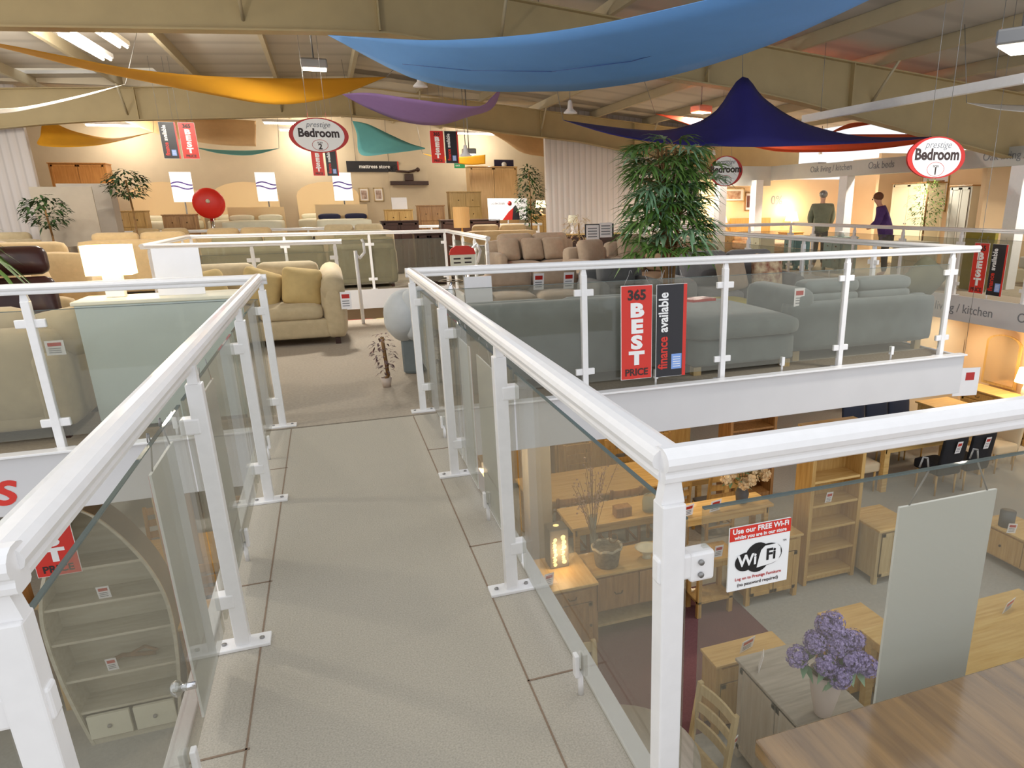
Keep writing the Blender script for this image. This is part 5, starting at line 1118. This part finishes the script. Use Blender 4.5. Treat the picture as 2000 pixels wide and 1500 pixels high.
for y_ in (6.4, 9.4): solo(MB().cyl((0, 0, 0), (0, 0, rz_(7.)+.2-2.82), .004, n=5), 'hanging_wire', METALG, 'thin wire holding %s end of the white lighting trunking' % ('near' if y_ < 7 else 'far'), 'wire', (7.0, y_, 2.82))
for k, (x, y, z) in enumerate(((4.33, 13, 3.12), (1.74, 13, 3.44), (2.9, 15.6, 2.55))):
    t = thing('pendant_light', 'small white bell-shaped ceiling pendant, %s' % ('right of blue sail', 'below left end of blue sail', 'beside the small finance sign')[k], 'ceiling light', (x, y, z), 0, 'bell-shaped pendants')
    MB().lathe([(.12, 0), (.115, .02), (.05, .08), (.035, .2), (.015, .22)]).build('bell_shade', WPL, t); MB().cyl((0, 0, .2), (0, 0, rz_(x)+.2-z), .008).build('rod', METALG, t)
floodlight('bright lamp in far hall right of small finance sign', (3.35, 17.6, 2.72), 0, 80, .9, w=.3)
for k, (x, y) in enumerate(((-4.5, 21.5), (-.5, 22.5), (3.5, 21.5), (-5, 24.2), (-.2, 24.4), (5, 24.2))):
    batten('added batten lighting the far bedroom hall, position %s' % ('front left', 'front middle', 'front right', 'rear left', 'rear middle', 'rear right')[k], (x, y, 3.75), 1.5, 0, 40, 'added far hall battens', (1, .9, .76))  # battens added so the deep far hall gets enough light
for k, (x, y) in enumerate(((-2.6, 7.2), (-.8, 6.6), (.8, 7.4), (2.6, 7.0), (4.0, 7.2), (5.4, 7.2), (3.2, 9.4), (5.2, 9.6), (1.2, 9.6), (-1.4, 9.4))):
    fill_downlight('added downlight in the lower ceiling, spot %s' % 'abcdefghij'[k], (x, y, -.372), 34)
for k, (x, y) in enumerate(((11.5, 9.2), (11.3, 7.2), (11.6, 10.6))):
    fill_downlight('added downlight under right mezzanine, %s' % ('middle', 'near', 'far')[k], (x, y, -.372), 70)
for k, (x, y) in enumerate(((12.3, 8.5), (12.1, 13.2), (12.3, 16.4), (9.6, 17.2))):
    t = thing('fill_spot_light', 'warm spotlight added over the right mezzanine rooms, %s' % ('near', 'middle', 'far', 'peach wall')[k], 'ceiling light', (x, y, 2.75), 0, 'added mezzanine spotlights')  # spotlights added to brighten the mezzanine rooms and wardrobes
    MB().cyl((0, 0, 0), (0, 0, .12), .05, .03).build('lamp_head', WHITE, t); MB().cyl((0, 0, .12), (0, 0, (3.4 if x > 12.6 else rz_(x)+.2)-2.75), .008).build('rod', METALG, t)
    ld = bpy.data.lights.new('spot_glow', 'SPOT'); ld.energy = 240; ld.color = (1, .9, .74); ld.spot_size = 2.7; ld.spot_blend = .8; ld.shadow_soft_size = .1
    lo = bpy.data.objects.new('glow', ld); COL.objects.link(lo); lo.parent = t; lo.location = (0, 0, -.02)
# ================= fabric sails =================
BLUE = mat('blue_sail', (100, 156, 222), .8, var=.03, scale=2); YEL = mat('yellow_sail', (196, 138, 14), .8, var=.03, scale=2); PUR = mat('purple_sail', (142, 112, 168), .8, var=.03); NAV = mat('navy_sail', (30, 26, 104), .8, var=.05)
ORG = mat('orange_sail', (228, 92, 42), .8, var=.03); TEAL = mat('teal_sail', (112, 186, 184), .8, var=.03); PCH = mat('peach_sail', (236, 196, 146), .8, var=.03); YEL2 = mat('amber_sail', (244, 178, 44), .8, var=.03); WSL = mat('white_sail', (232, 226, 218), .8)
s1 = sail('large blue fabric sail sweeping across the top of picture', [(.293, 9.8, 3.494), (1.153, 8, 3.151), (1.74, 6.8, 2.991), (2.099, 5.8, 2.89), (2.375, 5, 2.845), (2.675, 4.2, 2.82), (2.926, 3.6, 2.814), (3.1, 3.1, 2.85)],
     [(.293, 9.8, 3.494), (1.13, 9.3, 3.012), (1.823, 8.9, 2.843), (2.476, 8.4, 2.791), (2.884, 8, 2.774), (3.479, 7.3, 2.818), (4.047, 6.3, 2.96), (4.5, 5.2, 3.2)], BLUE)
mm = MB(); P_ = [(1.0, 8.75, 3.05), (1.6, 8.02, 2.90), (2.25, 7.3, 2.81), (2.75, 6.5, 2.79), (3.3, 5.4, 2.87), (3.7, 4.3, 3.0)]; mm.tube(P_, .004, 5); mm.build('seam', mat('blue_seam', (60, 92, 150), .8), s1)

s2 = sail('long yellow fabric sail sagging across the upper left', [(-2.784, 8.000, 2.953), (-2.677, 9.000, 3.081), (-2.355, 9.800, 3.127), (-1.956, 10.600, 3.161), (-1.392, 11.400, 3.237), (-0.676, 12.200, 3.352), (0.238, 13.000, 3.504), (1.290, 13.800, 3.694)],
     [(-2.784, 8.000, 2.953), (-2.863, 9.600, 3.149), (-2.373, 10.600, 3.130), (-1.849, 11.400, 3.121), (-1.221, 12.000, 3.078), (-0.469, 12.600, 3.057), (0.363, 13.200, 3.263), (1.290, 13.800, 3.694)], YEL, tie=[((1.29, 13.8, 3.694), (1.907, 14.5, 3.95)), ((1.907, 14.5, 3.95), (2.1, 14.6, 4.3))])
sail('purple fabric sail hanging below the blue one', [(0.598, 15.500, 3.618), (1.052, 15.000, 3.595), (1.717, 14.400, 3.448), (2.385, 14.000, 3.329), (2.874, 13.800, 3.287), (3.077, 13.700, 3.425), (3.251, 13.600, 3.603)],
     [(0.598, 15.500, 3.618), (1.064, 15.600, 3.394), (1.711, 15.500, 3.162), (2.330, 15.200, 3.093), (2.850, 14.800, 3.214), (3.220, 14.300, 3.322), (3.251, 13.600, 3.603)], PUR, tie=[((3.251, 13.6, 3.603), (3.5, 13.5, 4.1))])
sail('navy blue peaked fabric sail right of the tall palm', [(3.226, 10.000, 2.671), (3.977, 9.800, 2.573), (4.462, 9.500, 2.524), (4.775, 9.200, 2.580), (5.046, 9.000, 2.743), (5.293, 8.800, 3.124), (5.682, 8.900, 2.909), (6.240, 9.100, 2.726), (6.920, 9.300, 2.596), (8.112, 9.600, 2.519), (9.945, 10.000, 2.596)],
     [(3.226, 10.000, 2.671), (3.512, 9.000, 2.415), (3.971, 8.600, 2.296), (4.368, 8.400, 2.252), (4.744, 8.300, 2.239), (5.156, 8.250, 2.236), (5.644, 8.300, 2.253), (6.190, 8.400, 2.282), (7.009, 8.700, 2.337), (8.261, 9.200, 2.431), (9.945, 10.000, 2.596)], NAV, n=20, tie=[((5.293, 8.8, 3.124), (5.2, 8.7, 3.95)), ((9.945, 10, 2.596), (10.4, 10, 2.75)), ((3.226, 10, 2.671), (2.9, 10.0, 3.4))])
sail('orange fabric sail spread behind the navy sail', [(5.996, 13.000, 3.165), (6.858, 12.200, 2.761), (7.570, 11.600, 2.462), (8.522, 11.400, 2.427), (9.576, 11.300, 2.478), (10.543, 11.200, 2.583), (11.372, 11.000, 2.717)],
     [(5.996, 13.000, 3.165), (7.185, 13.000, 3.083), (8.460, 13.000, 2.901), (9.684, 13.000, 2.889), (10.639, 12.600, 2.875), (11.268, 12.000, 2.836), (11.372, 11.000, 2.717)], ORG, tie=[((5.996, 13, 3.165), (5.7, 13.1, 3.8)), ((11.372, 11, 2.717), (11.6, 11, 2.46))])
sail('small orange sail strip over the right mezzanine', [(10.633, 14.000, 2.995), (11.240, 14.000, 3.135), (12.077, 14.000, 3.262), (12.648, 14.000, 3.32)], [(10.633, 14.000, 2.995), (11.881, 14.8, 3.33), (12.5, 14.7, 3.35), (12.648, 14.000, 3.32)], ORG, tie=[((12.648, 14.0, 3.32), (12.55, 14.0, 3.39)), ((10.633, 14, 2.995), (10.6, 14, 3.6))])
sail('teal triangular fabric sail left of right BEST sign', [(0.778, 16.500, 3.257), (1.093, 16.500, 3.197), (1.485, 16.500, 3.019), (1.888, 16.500, 2.846), (2.2, 16.500, 2.76)], [(0.778, 16.500, 3.257), (0.830, 16.300, 2.988), (0.851, 16.000, 2.579), (1.403, 16.000, 2.606), (2.2, 16.500, 2.74)], TEAL, 'fabric sails in the far opening', tie=[((.778, 16.5, 3.257), (.7, 16.5, 4.1))])
sail('thin teal fabric strip left of Bedroom 2 oval', [(-2.646, 20.000, 2.945), (-2.115, 20.000, 2.896), (-1.453, 20.000, 2.894), (-0.823, 20.000, 2.949)], [(-2.646, 20.000, 2.945), (-2.085, 19.600, 2.792), (-1.439, 19.600, 2.766), (-0.823, 20.000, 2.949)], TEAL, 'fabric sails in the far opening', tie=[((-2.646, 20, 2.945), (-2.8, 20, 4.1)), ((-.823, 20, 2.949), (-.7, 20, 4.2))])
sail('amber yellow sail at far left inside the opening', [(-5.5, 20.000, 3.50), (-5.3, 20.000, 3.40), (-4.925, 20.000, 3.229), (-4.262, 20.000, 3.115), (-3.428, 20.000, 3.261)], [(-5.5, 20.000, 3.50), (-5.5, 19.600, 3.129), (-5.471, 19.400, 2.891), (-4.447, 19.400, 2.918), (-3.428, 20.000, 3.261)], YEL2, 'fabric sails in the far opening', tie=[((-5.5, 20, 3.5), (-5.6, 20, 3.95)), ((-3.428, 20, 3.261), (-3.3, 20, 4.05))])
sail('wide peach sail left of the Bedroom 2 oval', [(-4.494, 22.000, 3.721), (-3.489, 22.000, 3.748), (-2.327, 22.000, 3.780), (-1.369, 22.000, 3.757)], [(-4.494, 22.000, 3.721), (-3.477, 21.500, 3.311), (-2.315, 21.000, 3.092), (-1.427, 21.500, 3.095)], PCH, 'fabric sails in the far opening', tie=[((-4.494, 22, 3.721), (-4.6, 22, 4.0))])
sail('peach orange sail above rustic pine wardrobe', [(4.521, 21.000, 3.563), (5.106, 21.000, 3.616), (5.697, 21.000, 3.576), (6.178, 21.000, 3.505)], [(4.521, 21.000, 3.563), (4.896, 20.500, 3.265), (5.258, 20.000, 2.935), (6.009, 20.500, 2.870)], PCH, 'fabric sails in the far opening', tie=[((4.521, 21, 3.563), (4.4, 21, 3.95))])
sail('small amber sail beside green exit sign', [(2.849, 22.000, 3.007), (3.495, 22.000, 2.932), (4.088, 22.000, 2.939), (4.666, 22.000, 3.001)], [(2.849, 22.000, 3.007), (3.487, 22.000, 2.821), (4.148, 22.000, 2.715), (4.650, 22.000, 2.747)], YEL2, 'fabric sails in the far opening', tie=[((2.849, 22, 3.007), (2.7, 22, 4.1))])
sail('white sail sweeping in from the left picture edge', [(-4.4, 11.2, 2.70), (-3.738, 12.000, 2.828), (-3.541, 12.500, 2.929), (-3.235, 13.000, 3.092), (-2.950, 13.500, 3.264), (-2.661, 14.000, 3.444)], [(-4.4, 11.2, 2.60), (-3.751, 12.000, 2.767), (-3.551, 12.500, 2.885), (-3.242, 13.000, 3.059), (-2.954, 13.500, 3.243), (-2.661, 14.000, 3.444)], WSL, tie=[((-2.661, 14, 3.444), (-2.4, 14.2, 4.1))])
sail('white sail at the right picture edge below trunking', [(8.309, 8.000, 2.820), (8.789, 8.000, 2.818), (9.128, 7.800, 2.792), (9.717, 7.500, 2.763)], [(8.309, 8.000, 2.820), (8.582, 7.800, 2.730), (8.795, 7.500, 2.665), (9.361, 7.200, 2.594)], WSL, tie=[((8.309, 8, 2.82), (8.2, 8.1, 3.6))])
